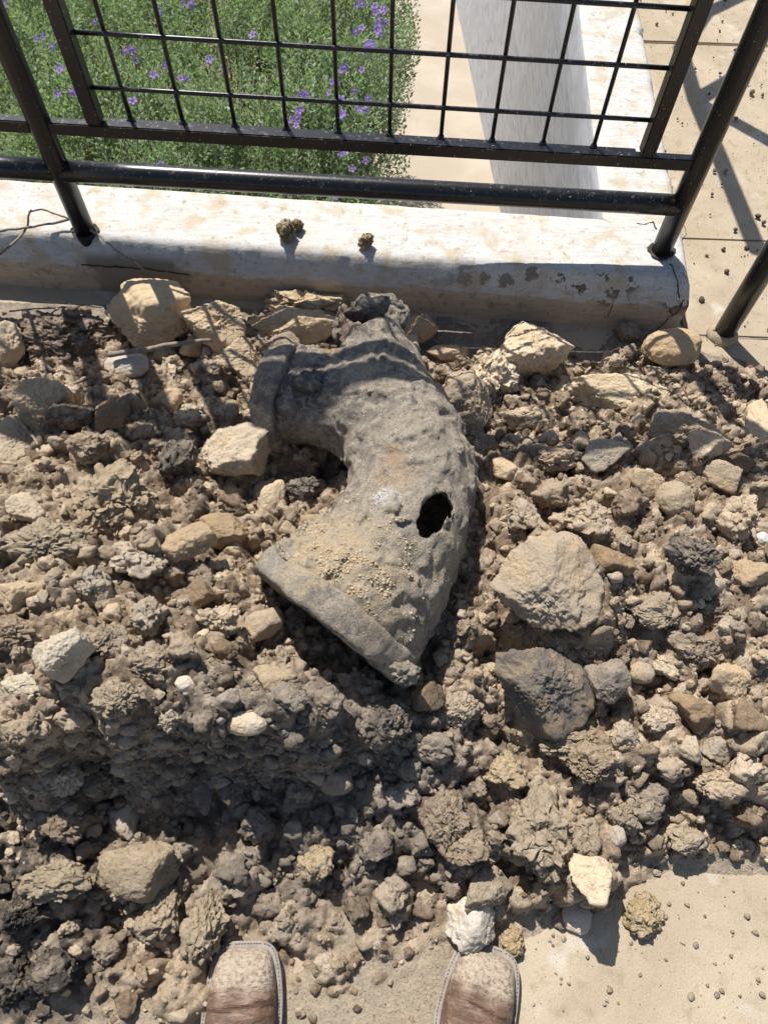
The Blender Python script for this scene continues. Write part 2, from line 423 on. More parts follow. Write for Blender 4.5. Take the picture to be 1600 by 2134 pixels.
wall, WV = build_wall()

# ------------------------------------------------------------------ dirt heap height field
CP = []
def row(py, *pts):
    for px, z in pts: p = un((px, py), z); CP.append((p[0], p[1], z))
row(640, (0, .003), (150, .003), (300, .004))
row(690, (0, .02), (200, .015), (400, .02), (700, .02), (900, .003), (1100, .003), (1300, .002), (1560, -.004))
row(745, (880, .004), (1080, .005), (1250, .004), (1480, .002))
row(780, (0, .08), (250, .07), (500, .07), (800, .05), (1080, .045), (1350, .04), (1500, .03), (1600, .005))
row(850, (0, .13), (300, .125), (600, .085), (850, .07), (1100, .085), (1350, .085), (1600, .05))
row(950, (0, .18), (300, .175), (600, .09), (700, .08), (1000, .12), (1300, .14), (1600, .09))
row(1080, (0, .215), (300, .21), (560, .14), (680, .10), (850, .10), (1050, .15), (1300, .175), (1600, .13))
row(1200, (0, .245), (300, .24), (560, .15), (700, .12), (850, .11), (1050, .165), (1300, .2), (1600, .16))
row(1300, (0, .262), (300, .26), (560, .19), (700, .12), (950, .13), (1150, .17), (1280, .205), (1450, .185), (1600, .17))
row(1345, (1100, .10), (1300, .125), (1420, .15), (1600, .155))
row(1400, (0, .275), (300, .27), (540, .25), (700, .15), (900, .11), (1100, .095), (1300, .115), (1600, .145))
row(1480, (0, .285), (200, .29), (420, .305), (600, .29), (720, .225), (850, .17), (950, .13), (1100, .09), (1300, .105), (1600, .13))
row(1535, (0, .27), (250, .275), (450, .285), (590, .27), (700, .215), (820, .16))
row(1610, (0, .085), (250, .085), (450, .085), (600, .09), (760, .085), (950, .085), (1150, .085), (1350, .09), (1600, .105))
row(1700, (0, .065), (300, .055), (600, .055), (900, .08), (1150, .07), (1350, .055), (1600, .06))
row(1790, (0, .065), (300, .06), (600, .04), (900, .05), (1100, .045), (1250, .025), (1400, .008), (1600, .01))
row(1880, (0, .055), (300, .045), (600, .028), (900, .03), (1080, .02), (1180, .004), (1300, -.006), (1600, -.008))
row(1980, (0, .035), (200, .025), (450, .018), (700, .012), (930, .010), (1060, -.002), (1200, -.008), (1600, -.01))
row(2100, (0, .022), (200, .012), (450, .006), (700, .004), (900, .003), (1000, -.004), (1200, -.009), (1600, -.01))
for x in (-.55, -.2, .1, .6): CP.append((x, -.33, -.012 if x > -.4 else .0))
for x, y, z in ((-1.35, .1, .05), (-1.35, .5, .24), (-1.35, .9, .12), (-1.35, 1.25, .02), (1.25, .05, -.01), (1.25, .5, .10), (1.25, .9, .05), (1.25, 1.2, -.01),
                (1.0, 1.15, .0), (.95, 1.25, -.01), (1.45, .5, .0), (-1.4, -.3, .02), (1.3, -.3, -.012)): CP.append((x, y, z))
CP = np.array(CP)
def tps(A, B):
    d2 = ((A[:, None] - B[None]) ** 2).sum(-1); return .5 * d2 * np.log(d2 + 1e-12)
_n = len(CP); _K = tps(CP[:, :2], CP[:, :2]) + np.eye(_n) * 2e-4; _P = np.c_[np.ones(_n), CP[:, :2]]
_w = np.linalg.solve(np.block([[_K, _P], [_P.T, np.zeros((3, 3))]]), np.r_[CP[:, 2], 0, 0, 0])
GX0, GX1, GY0, GY1, GH = -1.36, 1.36, -.34, 1.335, .0040
gx = np.arange(GX0, GX1, GH); gy = np.arange(GY0, GY1, GH); NX, NY = len(gx), len(gy)
cX, cY = np.meshgrid(np.linspace(GX0, GX1, 160), np.linspace(GY0, GY1, 130))
q = np.c_[cX.ravel(), cY.ravel()]; cZ = (tps(q, CP[:, :2]) @ _w[:_n] + np.c_[np.ones(len(q)), q] @ _w[_n:]).reshape(cX.shape)
def bil(Z, x, y, x0, y0, hx, hy):
    u = np.clip((x - x0) / hx, 0, Z.shape[1] - 1.001); v = np.clip((y - y0) / hy, 0, Z.shape[0] - 1.001)
    i, j = u.astype(int), v.astype(int); a, b = u - i, v - j
    return (Z[j, i] * (1 - a) + Z[j, i + 1] * a) * (1 - b) + (Z[j + 1, i] * (1 - a) + Z[j + 1, i + 1] * a) * b
X, Y = np.meshgrid(gx, gy)
H0 = bil(cZ, X, Y, GX0, GY0, (GX1 - GX0) / 159, (GY1 - GY0) / 129)
H0 = np.clip(H0, -.014, .33)
DM = sstep(.002, .03, H0)                                  # how much loose dirt lies here
PXY = np.stack([X, Y, H0 * 0], -1)
H = H0 + DM * (fbm(PXY * 7, 3) * .042 + fbm(PXY * 24 + 9, 4, .55, True) * .024 - np.clip(fbm(PXY * 13 + 60, 3) - .06, 0, .5) * .10) + fbm(PXY * 60, 3) * .002 * sstep(-.008, .004, H0)
# colour of the loose soil
def C3(*c): return np.array(c)
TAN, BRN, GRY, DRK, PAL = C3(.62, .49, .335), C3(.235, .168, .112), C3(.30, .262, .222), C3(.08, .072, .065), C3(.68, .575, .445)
zone_dark = lambda x, y: sstep(.30, .14, np.hypot((x + .63) / 1.0, (y + .03) / 1.0)) * .9                         # blackish soil, near left
zone_grey_shade = lambda x, y: sstep(.42, .15, np.hypot((x + .10) / 1.1, (y - .16) / .6)) * .85                        # greyer gravelly soil, plus shade below the pipe put into the colour
def soil_col(x, y, r1, r2):
    c = BRN + (TAN - BRN) * np.clip(r1, 0, 1)[..., None]
    c = c + (PAL - c) * (np.clip(r2 - .72, 0, 1) * 2.2)[..., None]
    g = zone_grey_shade(x, y)[..., None]; c = c * (1 - g) + (GRY * (.5 + .5 * np.clip(r1, 0, 1)[..., None])) * g
    d = (zone_dark(x, y) * (np.clip(r2, 0, 1) < .62))[..., None]; return c * (1 - d) + DRK * d
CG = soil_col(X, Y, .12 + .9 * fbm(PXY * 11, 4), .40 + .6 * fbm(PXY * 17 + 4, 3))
thin = sstep(.03, .003, H0)[..., None] * .9; CG = CG * (1 - thin) + C3(.50, .42, .31) * thin * (1 - zone_dark(X, Y)[..., None] * .8) + C3(.07, .06, .055) * thin * zone_dark(X, Y)[..., None] * .8
back = sstep(.95, 1.05, Y)[..., None] * sstep(.02, .006, H0)[..., None] * .85; CG = CG * (1 - back) + C3(.25, .215, .175) * back

_tu = np.stack(np.meshgrid(np.arange(384), np.arange(384), [0], indexing='ij'), -1)[:, :, 0] / 16.
TILE = fbm(_tu, 4, .6, True) * .8 + fbm(_tu * .5 + 40, 2) * .5
def stamp(x, y, r, kind, colr, k=1.0, sink=.3):
    i, j = int((x - GX0) / GH), int((y - GY0) / GH); w = int(r * 1.5 / GH) + 1
    if i - w < 0 or j - w < 0 or i + w >= NX or j + w >= NY: return
    sl = (slice(j - w, j + w + 1), slice(i - w, i + w + 1)); hx, hy = H[sl], None
    U = (X[sl] - x) / r; Vv = (Y[sl] - y) / r; a = rng.uniform(0, 6.28); e = rng.uniform(.7, 1.25)
    u = (U * math.cos(a) + Vv * math.sin(a)) * e; v = (-U * math.sin(a) + Vv * math.cos(a)) / e
    if kind == 0:
        ang = np.arctan2(v, u); d = np.hypot(u, v) * (1 + .13 * np.sin(3 * ang + a * 3) + .09 * np.sin(5 * ang + a * 7))
        s = np.sqrt(np.clip(1 - d * d, 0, 1)) * .85 + (.10 * np.sin(u * 9 + a) * np.sin(v * 8 + 2 * a)) * (d < 1)
        s = np.where(d < 1, s, -9)
    else:
        s = np.full_like(u, rng.uniform(.5, .8)) + u * rng.uniform(-.3, .3) + v * rng.uniform(-.3, .3)
        for q in range(rng.integers(4, 7)):
            t = rng.uniform(0, 6.28); sl_ = rng.uniform(1.0, 3.5); s = np.minimum(s, (rng.uniform(.7, 1.0) - (u * math.cos(t) + v * math.sin(t))) * sl_)
        s = np.minimum(s, (1.12 - np.hypot(u, v)) * 3.2); s = np.where(s > -.2, s, -9)
    t0 = rng.integers(0, 200, 2); iu = (np.clip((u + 2) * 26, 0, 150)).astype(int); iv = (np.clip((v + 2) * 26, 0, 150)).astype(int)
    s = s + TILE[iu + t0[0], iv + t0[1]] * .34
    base = float(H[j, i]) * .5 + float(hx.mean()) * .5 - sink * r
    new = base + s * r * k; win = new > hx
    H[sl] = np.where(win, new, hx)
    cg = CG[sl]; cg[win] = colr
def scatter(n, rlo, rhi, p=2.2, need=.15):
    c = 0
    while c < n:
        x, y = rng.uniform(-1.25, 1.2), rng.uniform(-.3, 1.32)
        h0 = bil(H0, np.array([x]), np.array([y]), GX0, GY0, GH, GH)[0]
        if sstep(.0, .035, h0) < rng.uniform(0, 1) * .9 + need * .1: c += .34; continue
        r = rlo * (rhi / rlo) ** (rng.random() ** p)
        yield x, y, r, h0; c += 1
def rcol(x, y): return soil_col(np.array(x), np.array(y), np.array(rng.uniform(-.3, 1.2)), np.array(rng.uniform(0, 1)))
for n, lo, hi, sk in ((430, .026, .055, .22), (1500, .013, .028, .12), (5200, .0075, .014, .1)):
    for x, y, r, h0 in scatter(n, lo, hi, 1.7): stamp(x, y, r, int(rng.random() < .6), rcol(x, y), rng.uniform(.85, 1.5), sk)
H += DM * (fbm(PXY * 75 + 3, 3, .65, True) * .0065 + fbm(PXY * 32 + 8, 3, .6, True) * .006)

# steep faces: settle the relief there, loose lumps cover them below
_gy, _gx = np.gradient(H0, GH); STEEP = np.hypot(_gx, _gy)
_s = STEEP.copy()
for _ in range(6): _s = (_s + np.roll(_s, 1, 0) + np.roll(_s, -1, 0) + np.roll(_s, 1, 1) + np.roll(_s, -1, 1)) / 5
_m = sstep(.7, 1.6, _s); B = H.copy()
for _ in range(14): B = (B + np.roll(B, 1, 0) + np.roll(B, -1, 0) + np.roll(B, 1, 1) + np.roll(B, -1, 1)) / 5
H = H * (1 - _m) + B * _m
SP_W = (sstep(-.004, .02, H0) * (1 + 1.2 * np.clip(_s, 0, 4) ** 2) * (np.abs(X) < .72 + .36 * np.maximum(Y, 0)) * (np.abs(X) < 1.1)).ravel(); SP_W /= SP_W.sum()
def hs(x, y): return float(bil(H, np.array([x]), np.array([y]), GX0, GY0, GH, GH)[0])

# ------------------------------------------------------------------ stones and clods
_ico = {}
def ico(l):
    if l not in _ico:
        bm = bmesh.new(); bmesh.ops.create_icosphere(bm, subdivisions=l, radius=1)
        bm.verts.ensure_lookup_table()
        _ico[l] = (np.array([v.co[:] for v in bm.verts]), np.array([[v.index for v in f.verts] for f in bm.faces])); bm.free()
    return _ico[l]
def rock_verts(seed, lvl, kind):
    r = np.random.default_rng(seed); V, F = ico(lvl); o = r.uniform(-50, 50, 3)
    if kind == 'stone':                                     # faceted, broken stone
        N = r.normal(size=(14, 3)); N /= np.linalg.norm(N, axis=1)[:, None]; D = r.uniform(.55, .98, 14)
        W = V + .10 * np.stack([fbm(V * 2.3 + o, 3), fbm(V * 2.3 + o + 9, 3), fbm(V * 2.3 + o + 21, 3)], -1)
        t = np.clip(W @ N.T, .02, None); q = (D / t); R = 1 / ((1 / np.clip(q, .2, 9)) ** 34).sum(1) ** (1 / 34.)
        R = np.minimum(R, 1.35) * 1.08
        R = R + .10 * fbm(V * 1.9 + o, 3) + .085 * fbm(V * 4.5 + o, 4, .65) - .16 * np.clip(fbm(V * 3.3 + o, 3) - .10, 0, 1) + .065 * fbm(V * 8 + o, 4, .65, True) + .03 * fbm(V * 21 + o, 2, .6)
    elif kind == 'round':
        R = 1 + .22 * fbm(V * 1.1 + o, 3) + .04 * fbm(V * 5 + o, 3) + .012 * fbm(V * 16 + o, 2)
    else:                                                   # crumbly soil clod
        N = r.normal(size=(9, 3)); N /= np.linalg.norm(N, axis=1)[:, None]; D = r.uniform(.55, 1.0, 9)
        W0 = V + .14 * np.stack([fbm(V * 2 + o + 2, 2), fbm(V * 2 + o + 8, 2), fbm(V * 2 + o + 19, 2)], -1)
        PR = np.minimum(1 / ((np.clip(W0 @ N.T, .02, None) / D) ** 16).sum(1) ** (1 / 16.), 1.35)
        R = .25 + .72 * PR + .36 * fbm(V * 1.2 + o, 3) + .16 * fbm(V * 2.6 + o, 3, .55, True) + .11 * fbm(V * 6.5 + o, 3, .62, True) + .04 * fbm(V * 15 + o, 2)
        R -= .30 * np.clip(fbm(V * 2.2 + o + 9, 2) - .22, 0, 1)
        W = V * R[:, None]
        for fq, am in ((2.3, .21), (5.0, .13), (11., .055)):
            W = W + am * np.stack([fbm(V * fq + o + 3, 2), fbm(V * fq + o + 13, 2), fbm(V * fq + o + 23, 2)], -1)
        return W, F
    return V * R[:, None], F
ROCKS = []
def place_rock(name, px, py, w, h, kind, mat, colr, label, cat, lift=.25, zr=.75, rot=None, seed=None, lvl=5, z=None, group=None):
    hz = z if z is not None else .12
    for _ in range(6):
        P = un((px, py), hz); k = pxm(P); rx = w * k * .575; ry = h * k * .575; rz = zr * min(rx, ry) * 1.05
        base = z if z is not None else hs(P[0], P[1])
        hz = base + rz * lift
    ca = abs(math.cos(math.radians(30))); ry = ry * 1.03
    V, F = rock_verts(seed if seed is not None else int(px * 7 + py * 13), lvl, kind)
    a = rot if rot is not None else rng.uniform(-.5, .5); c, s = math.cos(a), math.sin(a)
    V = V @ np.array([[c, s, 0], [-s, c, 0], [0, 0, 1]])
    V = V / np.array([np.abs(V[:, 0]).max(), np.abs(V[:, 1]).max(), np.abs(V[:, 2]).max()]) * np.array([rx, ry, rz])
    o = obj(name, mesh_np(name, V, F), mat, label=label, cat=cat, group=group, loc=(P[0], P[1], hz)); o.color = (*colr, 1)
    ROCKS.append((P[0], P[1], max(rx, ry)))
    # bed it in: raise the height field for what comes later
    i0 = (np.abs(X[0] - P[0]) < rx); j0 = (np.abs(Y[:, 0] - P[1]) < ry)
    return o
LT, LP, LG = (0.610, 0.482, 0.323), (0.683, 0.580, 0.439), (0.439, 0.384, 0.317)
ST, SB, SG, SK, DG = (0.439, 0.342, 0.232), (0.293, 0.226, 0.159), (0.293, 0.256, 0.213), (0.062, 0.056, 0.050), (0.112, 0.106, 0.101)
S, K, Rd = 'stone', 'clod', 'round'
BIG = [
 ('stone', 318, 672, 178, 135, S, M_LIME, LT, 'large smooth tan limestone block striped by fence shadow, against the white wall', 6, .9, .45),
 ('stone', 455, 672, 145, 105, S, M_LIME, LT, 'rough tan limestone lump beside the large smooth block by the wall', 6, .8, .5),
 ('stone', 612, 682, 195, 82, S, M_LIME, LT, 'long tan limestone block lying along the wall beside the pipe stub', 6, .8, .5),
 ('stone', 640, 635, 160, 62, K, M_LIME, LT, 'knobbly tan limestone lump behind the long tan block at the wall', 5, .8, .6),
 ('stone', 494, 735, 104, 104, S, M_LIME, (0.537, 0.439, 0.317), 'squarish grey tan stone in front of the limestone blocks', 5, .9, .45),
 ('stone', 588, 732, 95, 70, S, M_ROCK, (0.366, 0.293, 0.213), 'brown stone wedged between squarish stone and broken pipe flange', 5, .8, .4),
 ('soil_clod', 128, 700, 190, 120, K, M_ROCK, (0.207, 0.159, 0.116), 'big dark brown crumbling clod with hollow near the wall', 6, .8, .5),
 ('stone', 28, 722, 75, 105, S, M_LIME, (0.573, 0.488, 0.366), 'pale weathered upright stone beside the big dark hollow clod', 5, 1.0, .5),
 ('stone', 86, 830, 112, 112, S, M_LIME, (0.549, 0.439, 0.305), 'tan stone with one smooth sloping face, above the mossy grey boulder', 5, .8, .4),
 ('stone', 32, 925, 105, 125, S, M_LIME, (0.488, 0.409, 0.305), 'grey tan boulder with twig leaning on its side', 5, .8, .4),
 ('stone', 266, 760, 82, 56, Rd, M_LIME, (0.537, 0.500, 0.451), 'pale grey flat stone just below the long dry stick', 5, .7, .4),
 ('soil_clod', 232, 1045, 190, 140, K, M_ROCK, (0.488, 0.384, 0.250), 'largest tan crumbly clod with deep folds, on the crook side of the pipe', 6, .8, .5),
 ('soil_clod', 478, 945, 148, 118, S, M_LIME, (0.573, 0.488, 0.366), 'pale tan chunk with dark pitted top facing the pipe crook', 6, .8, .45),
 ('soil_clod', 364, 958, 76, 88, K, M_ROCK, (0.146, 0.125, 0.106), 'dark grey clod beside the pale pitted chunk', 5, .9, .5),
 ('stone', 555, 1022, 72, 104, S, M_LIME, (0.610, 0.506, 0.360), 'pale tan upright stone standing by the shaded pipe crook', 5, 1.0, .5),
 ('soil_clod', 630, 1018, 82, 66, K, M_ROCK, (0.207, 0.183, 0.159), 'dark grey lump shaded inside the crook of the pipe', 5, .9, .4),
 ('soil_clod', 100, 1132, 182, 100, K, M_ROCK, (0.464, 0.378, 0.262), 'broad pale tan clod beside the largest folded clod', 6, .8, .5),
 ('stone', 54, 1066, 78, 60, S, M_LIME, (0.549, 0.464, 0.348), 'small light tan stone perched above the broad pale clod', 5, .8, .5),
 ('stone', 120, 1372, 118, 100, S, M_LIME, (0.549, 0.488, 0.397), 'pale grey wedge shaped stone on the crest of the heap', 5, .9, .5),
 ('soil_clod', 182, 1228, 92, 84, K, M_ROCK, (0.512, 0.439, 0.342), 'whitish crumbly clod uphill of the grey wedge stone', 5, .9, .5),
 ('soil_clod', 316, 1282, 70, 74, K, M_ROCK, (0.488, 0.415, 0.311), 'small whitish crumbly clod uphill of the flange side hollow', 5, .9, .5),
 ('soil_clod', 300, 1375, 110, 90, K, M_ROCK, (0.415, 0.336, 0.238), 'angular tan clod beside the grey wedge stone', 5, .8, .5),
 ('stone', 557, 1408, 92, 58, S, M_ROCK, (0.561, 0.445, 0.287), 'flat tan stone lying in shade beside the large flange', 5, .8, .55),
 ('pebble', 388, 1424, 42, 32, Rd, M_LIME, (0.634, 0.573, 0.488), 'small whitish rounded pebble on the crest of the heap', 4, .8, .6),
 ('soil_clod', 246, 1458, 104, 78, K, M_ROCK, (0.451, 0.366, 0.256), 'tan clod overhanging the shaded face, below the angular clod', 5, .8, .5),
 ('soil_clod', 352, 1496, 56, 56, K, M_ROCK, (0.561, 0.476, 0.354), 'little pale crumbly clod on the lip of the shaded face', 5, .8, .6),
 ('stone', 512, 1506, 78, 46, Rd, M_LIME, (0.634, 0.555, 0.439), 'oblong whitish stone on the lip above the dark shaded hollow', 5, .8, .6),
 ('soil_clod', 215, 1335, 90, 66, K, M_ROCK, (0.403, 0.323, 0.232), 'brown crumbly clod between grey wedge stone and angular clod', 5, .8, .5),
 ('stone', 1117, 735, 138, 150, S, M_LIME, (0.671, 0.555, 0.397), 'big pale limestone rock standing upright near the wall corner', 6, 1.0, .55),
 ('stone', 1400, 724, 112, 78, Rd, M_LIME, (0.512, 0.384, 0.238), 'smooth rounded tan stone lying at the foot of the wall corner', 5, .8, .5),
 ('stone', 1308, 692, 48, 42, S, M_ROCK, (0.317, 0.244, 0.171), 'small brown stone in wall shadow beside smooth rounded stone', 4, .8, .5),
 ('stone', 876, 684, 68, 70, S, M_LIME, (0.488, 0.378, 0.256), 'brown tan stone between pipe stub and the wall', 5, .9, .4),
 ('stone', 860, 728, 46, 66, S, M_LIME, (0.586, 0.464, 0.311), 'narrow orange tan stone touching the pipe stub', 5, .9, .4),
 ('stone', 932, 730, 80, 44, S, M_LIME, (0.537, 0.427, 0.299), 'flat tan stone below the brown stone at the wall', 5, .8, .5),
 ('stone', 1020, 790, 108, 122, K, M_LIME, (0.671, 0.573, 0.427), 'pale knobbly stone behind the grey vertical slab', 5, .8, .45),
 ('stone', 962, 838, 128, 150, S, M_LIME, (0.403, 0.336, 0.250), 'grey brown broken slab standing against the pipe bend', 6, 1.0, .5),
 ('stone', 1285, 815, 220, 118, S, M_LIME, (0.647, 0.537, 0.378), 'broad pale boulder with orange stain half buried in the heap', 6, .6, .25),
 ('stone', 1420, 898, 165, 120, S, M_LIME, (0.427, 0.348, 0.256), 'brown boulder with dark shaded face next to the pale boulder', 6, .9, .35),
 ('stone', 1257, 950, 88, 72, S, M_LIME, (0.390, 0.348, 0.293), 'grey stone below the pale boulder', 5, .8, .5),
 ('stone', 1405, 1040, 74, 68, Rd, M_ROCK, (0.512, 0.409, 0.275), 'rounded tan stone below the brown boulder', 5, .8, .5),
 ('stone', 1135, 1222, 205, 178, S, M_LIME, (.43, .36, .275), 'large tan rock with scooped face beside the outer bend of the pipe', 6, .7, .45),
 ('soil_clod', 1372, 1275, 138, 76, K, M_ROCK, (0.451, 0.366, 0.256), 'wide tan clod on the ledge beside the scooped tan rock', 5, .8, .5),
 ('soil_clod', 1427, 1174, 108, 92, K, M_ROCK, (0.151, 0.134, 0.118), 'dark grey crumbly clod above the wide tan clod', 5, .9, .5),
 ('stone', 1126, 1420, 222, 192, S, M_LIME, (.175, .158, .14), 'big dark grey angular rock below the scooped tan rock', 6, .8, .5),
 ('stone', 1264, 1425, 82, 92, S, M_ROCK, (0.329, 0.281, 0.226), 'grey brown stone leaning beside the big dark rock', 5, .9, .5),
 ('pebble', 1336, 1402, 48, 42, Rd, M_LIME, (0.415, 0.366, 0.305), 'small rounded grey stone beside the leaning grey brown stone', 4, .8, .5),
 ('soil_clod', 1178, 1545, 158, 92, K, M_ROCK, (0.439, 0.342, 0.220), 'flat sandy slab of soil tucked under the big dark rock', 5, .6, .6),
 ('soil_clod', 1234, 1596, 108, 88, K, M_ROCK, (0.415, 0.323, 0.213), 'sandy clod with round hollow below the flat soil slab', 5, .8, .5),
 ('soil_clod', 1052, 1608, 92, 76, K, M_ROCK, (0.537, 0.421, 0.256), 'yellowish sandy clod below the big dark rock', 5, .8, .5),
 ('soil_clod', 1130, 1748, 150, 184, K, M_ROCK, (0.451, 0.366, 0.256), 'big rounded crumbly clod halfway down the slope to the pavement', 6, .9, .55),
 ('stone', 1238, 1822, 94, 104, S, M_LIME, (0.683, 0.580, 0.415), 'pale triangular flat stone at the foot of the heap', 5, .5, .6),
 ('stone', 1200, 1910, 58, 60, Rd, M_LIME, (0.708, 0.622, 0.512), 'small pale flat stone on pavement edge below triangular stone', 5, .5, .5),
 ('stone', 984, 1932, 98, 110, S, M_LIME, (0.647, 0.598, 0.525), 'whitish grey stone just ahead of the right boot toe', 5, .8, .5),
 ('stone', 1068, 1957, 48, 56, K, M_ROCK, (0.561, 0.427, 0.244), 'small orange tan lump beside the right boot toe', 5, .8, .5),
 ('soil_clod', 1340, 1906, 82, 82, K, M_ROCK, (0.537, 0.415, 0.232), 'orange yellow crumbly clod sitting out on the bare pavement', 5, .8, .55),
 ('soil_clod', 1432, 1749, 86, 56, K, M_ROCK, (0.488, 0.397, 0.275), 'oval tan clod at the heap foot beside bare pavement', 5, .8, .5),
 ('soil_clod', 928, 1705, 102, 122, K, M_ROCK, (0.342, 0.268, 0.183), 'brown sandy clod upslope of the whitish grey stone', 5, .7, .5),
 ('soil_clod', 976, 1772, 92, 68, K, M_ROCK, (0.378, 0.299, 0.201), 'rounded brown clod below the brown sandy clod', 5, .8, .5),
 ('soil_clod', 1012, 1846, 106, 90, S, M_ROCK, (0.439, 0.366, 0.262), 'lumpy tan clod uphill of the whitish grey stone', 5, .8, .5),
 ('stone', 1440, 1560, 46, 50, S, M_LIME, (0.488, 0.415, 0.317), 'small squarish tan stone near the grey pitted stone', 4, .8, .5),
 ('stone', 1517, 1550, 66, 62, S, M_LIME, (0.403, 0.348, 0.281), 'larger grey pitted stone near the small squarish stone', 5, .8, .5),
 ('soil_clod', 660, 1794, 74, 78, K, M_ROCK, (0.525, 0.415, 0.262), 'round sandy clod catching sun at foot of shaded face', 5, .9, .55),
 ('soil_clod', 300, 1800, 150, 122, S, M_ROCK, (0.439, 0.348, 0.232), 'large blocky tan clod at the foot of the shaded face', 5, .8, .4),
 ('soil_clod', 122, 1828, 148, 88, K, M_ROCK, (0.415, 0.336, 0.226), 'wide crusty clod beside the large blocky clod', 5, .7, .5),
 ('soil_clod', 335, 1910, 96, 102, K, M_ROCK, (0.464, 0.366, 0.244), 'folded crumbly clod in front of the large blocky clod', 5, .8, .5),
 ('soil_clod', 432, 1930, 100, 118, K, M_ROCK, (0.451, 0.366, 0.250), 'crumbly clod touching the left boot toe', 5, .8, .5),
 ('stone', 258, 1700, 64, 80, S, M_LIME, (0.439, 0.397, 0.342), 'light grey smooth stone on the shaded face', 5, .6, .5),
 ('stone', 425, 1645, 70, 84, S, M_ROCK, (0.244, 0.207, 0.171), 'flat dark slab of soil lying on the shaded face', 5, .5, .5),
 ('soil_clod', 50, 1900, 100, 92, K, M_ROCK, SK, 'black damp clod below the wide crusty clod', 5, .8, .5),
 ('soil_clod', 26, 2045, 92, 96, K, M_ROCK, SK, 'black damp clod on the ground, farthest from the heap', 5, .7, .5),
 ('soil_clod', 112, 2020, 88, 84, K, M_ROCK, (0.084, 0.074, 0.065), 'dark grey brown clod beside the farthest black clod', 5, .6, .5),
 ('stone', 1582, 882, 60, 112, S, M_LIME, (0.610, 0.506, 0.366), 'pale broken stone with split face beside the handrail foot', 5, .9, .5),
 ('stone', 1465, 930, 70, 76, S, M_LIME, (0.549, 0.458, 0.336), 'light stone between brown boulder and pale broken stone', 5, .8, .4),
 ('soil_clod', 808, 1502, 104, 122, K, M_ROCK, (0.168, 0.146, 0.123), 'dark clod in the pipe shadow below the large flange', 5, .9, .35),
 ('pebble', 1587, 1122, 26, 26, Rd, M_LIME, (0.740, 0.740, 0.740), 'clean white pebble lying among brown soil clods', 4, .8, .6),
 ('soil_clod', 1300, 1705, 70, 62, K, M_ROCK, (0.366, 0.299, 0.220), 'brown crumbly clod just past the big rounded clod', 5, .8, .5),
 ('soil_clod', 1345, 1670, 96, 80, K, M_ROCK, (0.354, 0.293, 0.220), 'wide brown clod uphill of the oval tan clod', 5, .8, .45),
 ('pebble', 1290, 1745, 44, 40, S, M_LIME, (0.439, 0.409, 0.366), 'small grey stone beside the big rounded clod', 4, .8, .5),
 ('soil_clod', 1218, 1740, 58, 84, K, M_ROCK, (0.403, 0.323, 0.226), 'narrow clod pressed against the big rounded clod', 5, .8, .5),
]
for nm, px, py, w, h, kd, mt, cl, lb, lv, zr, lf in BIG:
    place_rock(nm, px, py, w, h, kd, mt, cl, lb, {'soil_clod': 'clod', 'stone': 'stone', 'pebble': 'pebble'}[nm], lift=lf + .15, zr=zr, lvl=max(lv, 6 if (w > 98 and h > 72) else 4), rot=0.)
# clods thrown onto the wall top
place_rock('soil_clod', 600, 480, 42, 46, K, M_ROCK, (0.268, 0.213, 0.122), 'dark brown clod on the white wall top', 'clod', .9, .9, 0., lvl=5, z=.15)
place_rock('soil_clod', 622, 468, 30, 30, K, M_ROCK, (0.256, 0.201, 0.116), 'small dark clod touching the dark brown clod on the wall top', 'clod', .9, .9, 0., lvl=4, z=.15)
place_rock('soil_clod', 764, 502, 34, 36, K, M_ROCK, (0.415, 0.305, 0.159), 'small ochre clod alone on the white wall top', 'clod', .9, .9, 0., lvl=5, z=.15)

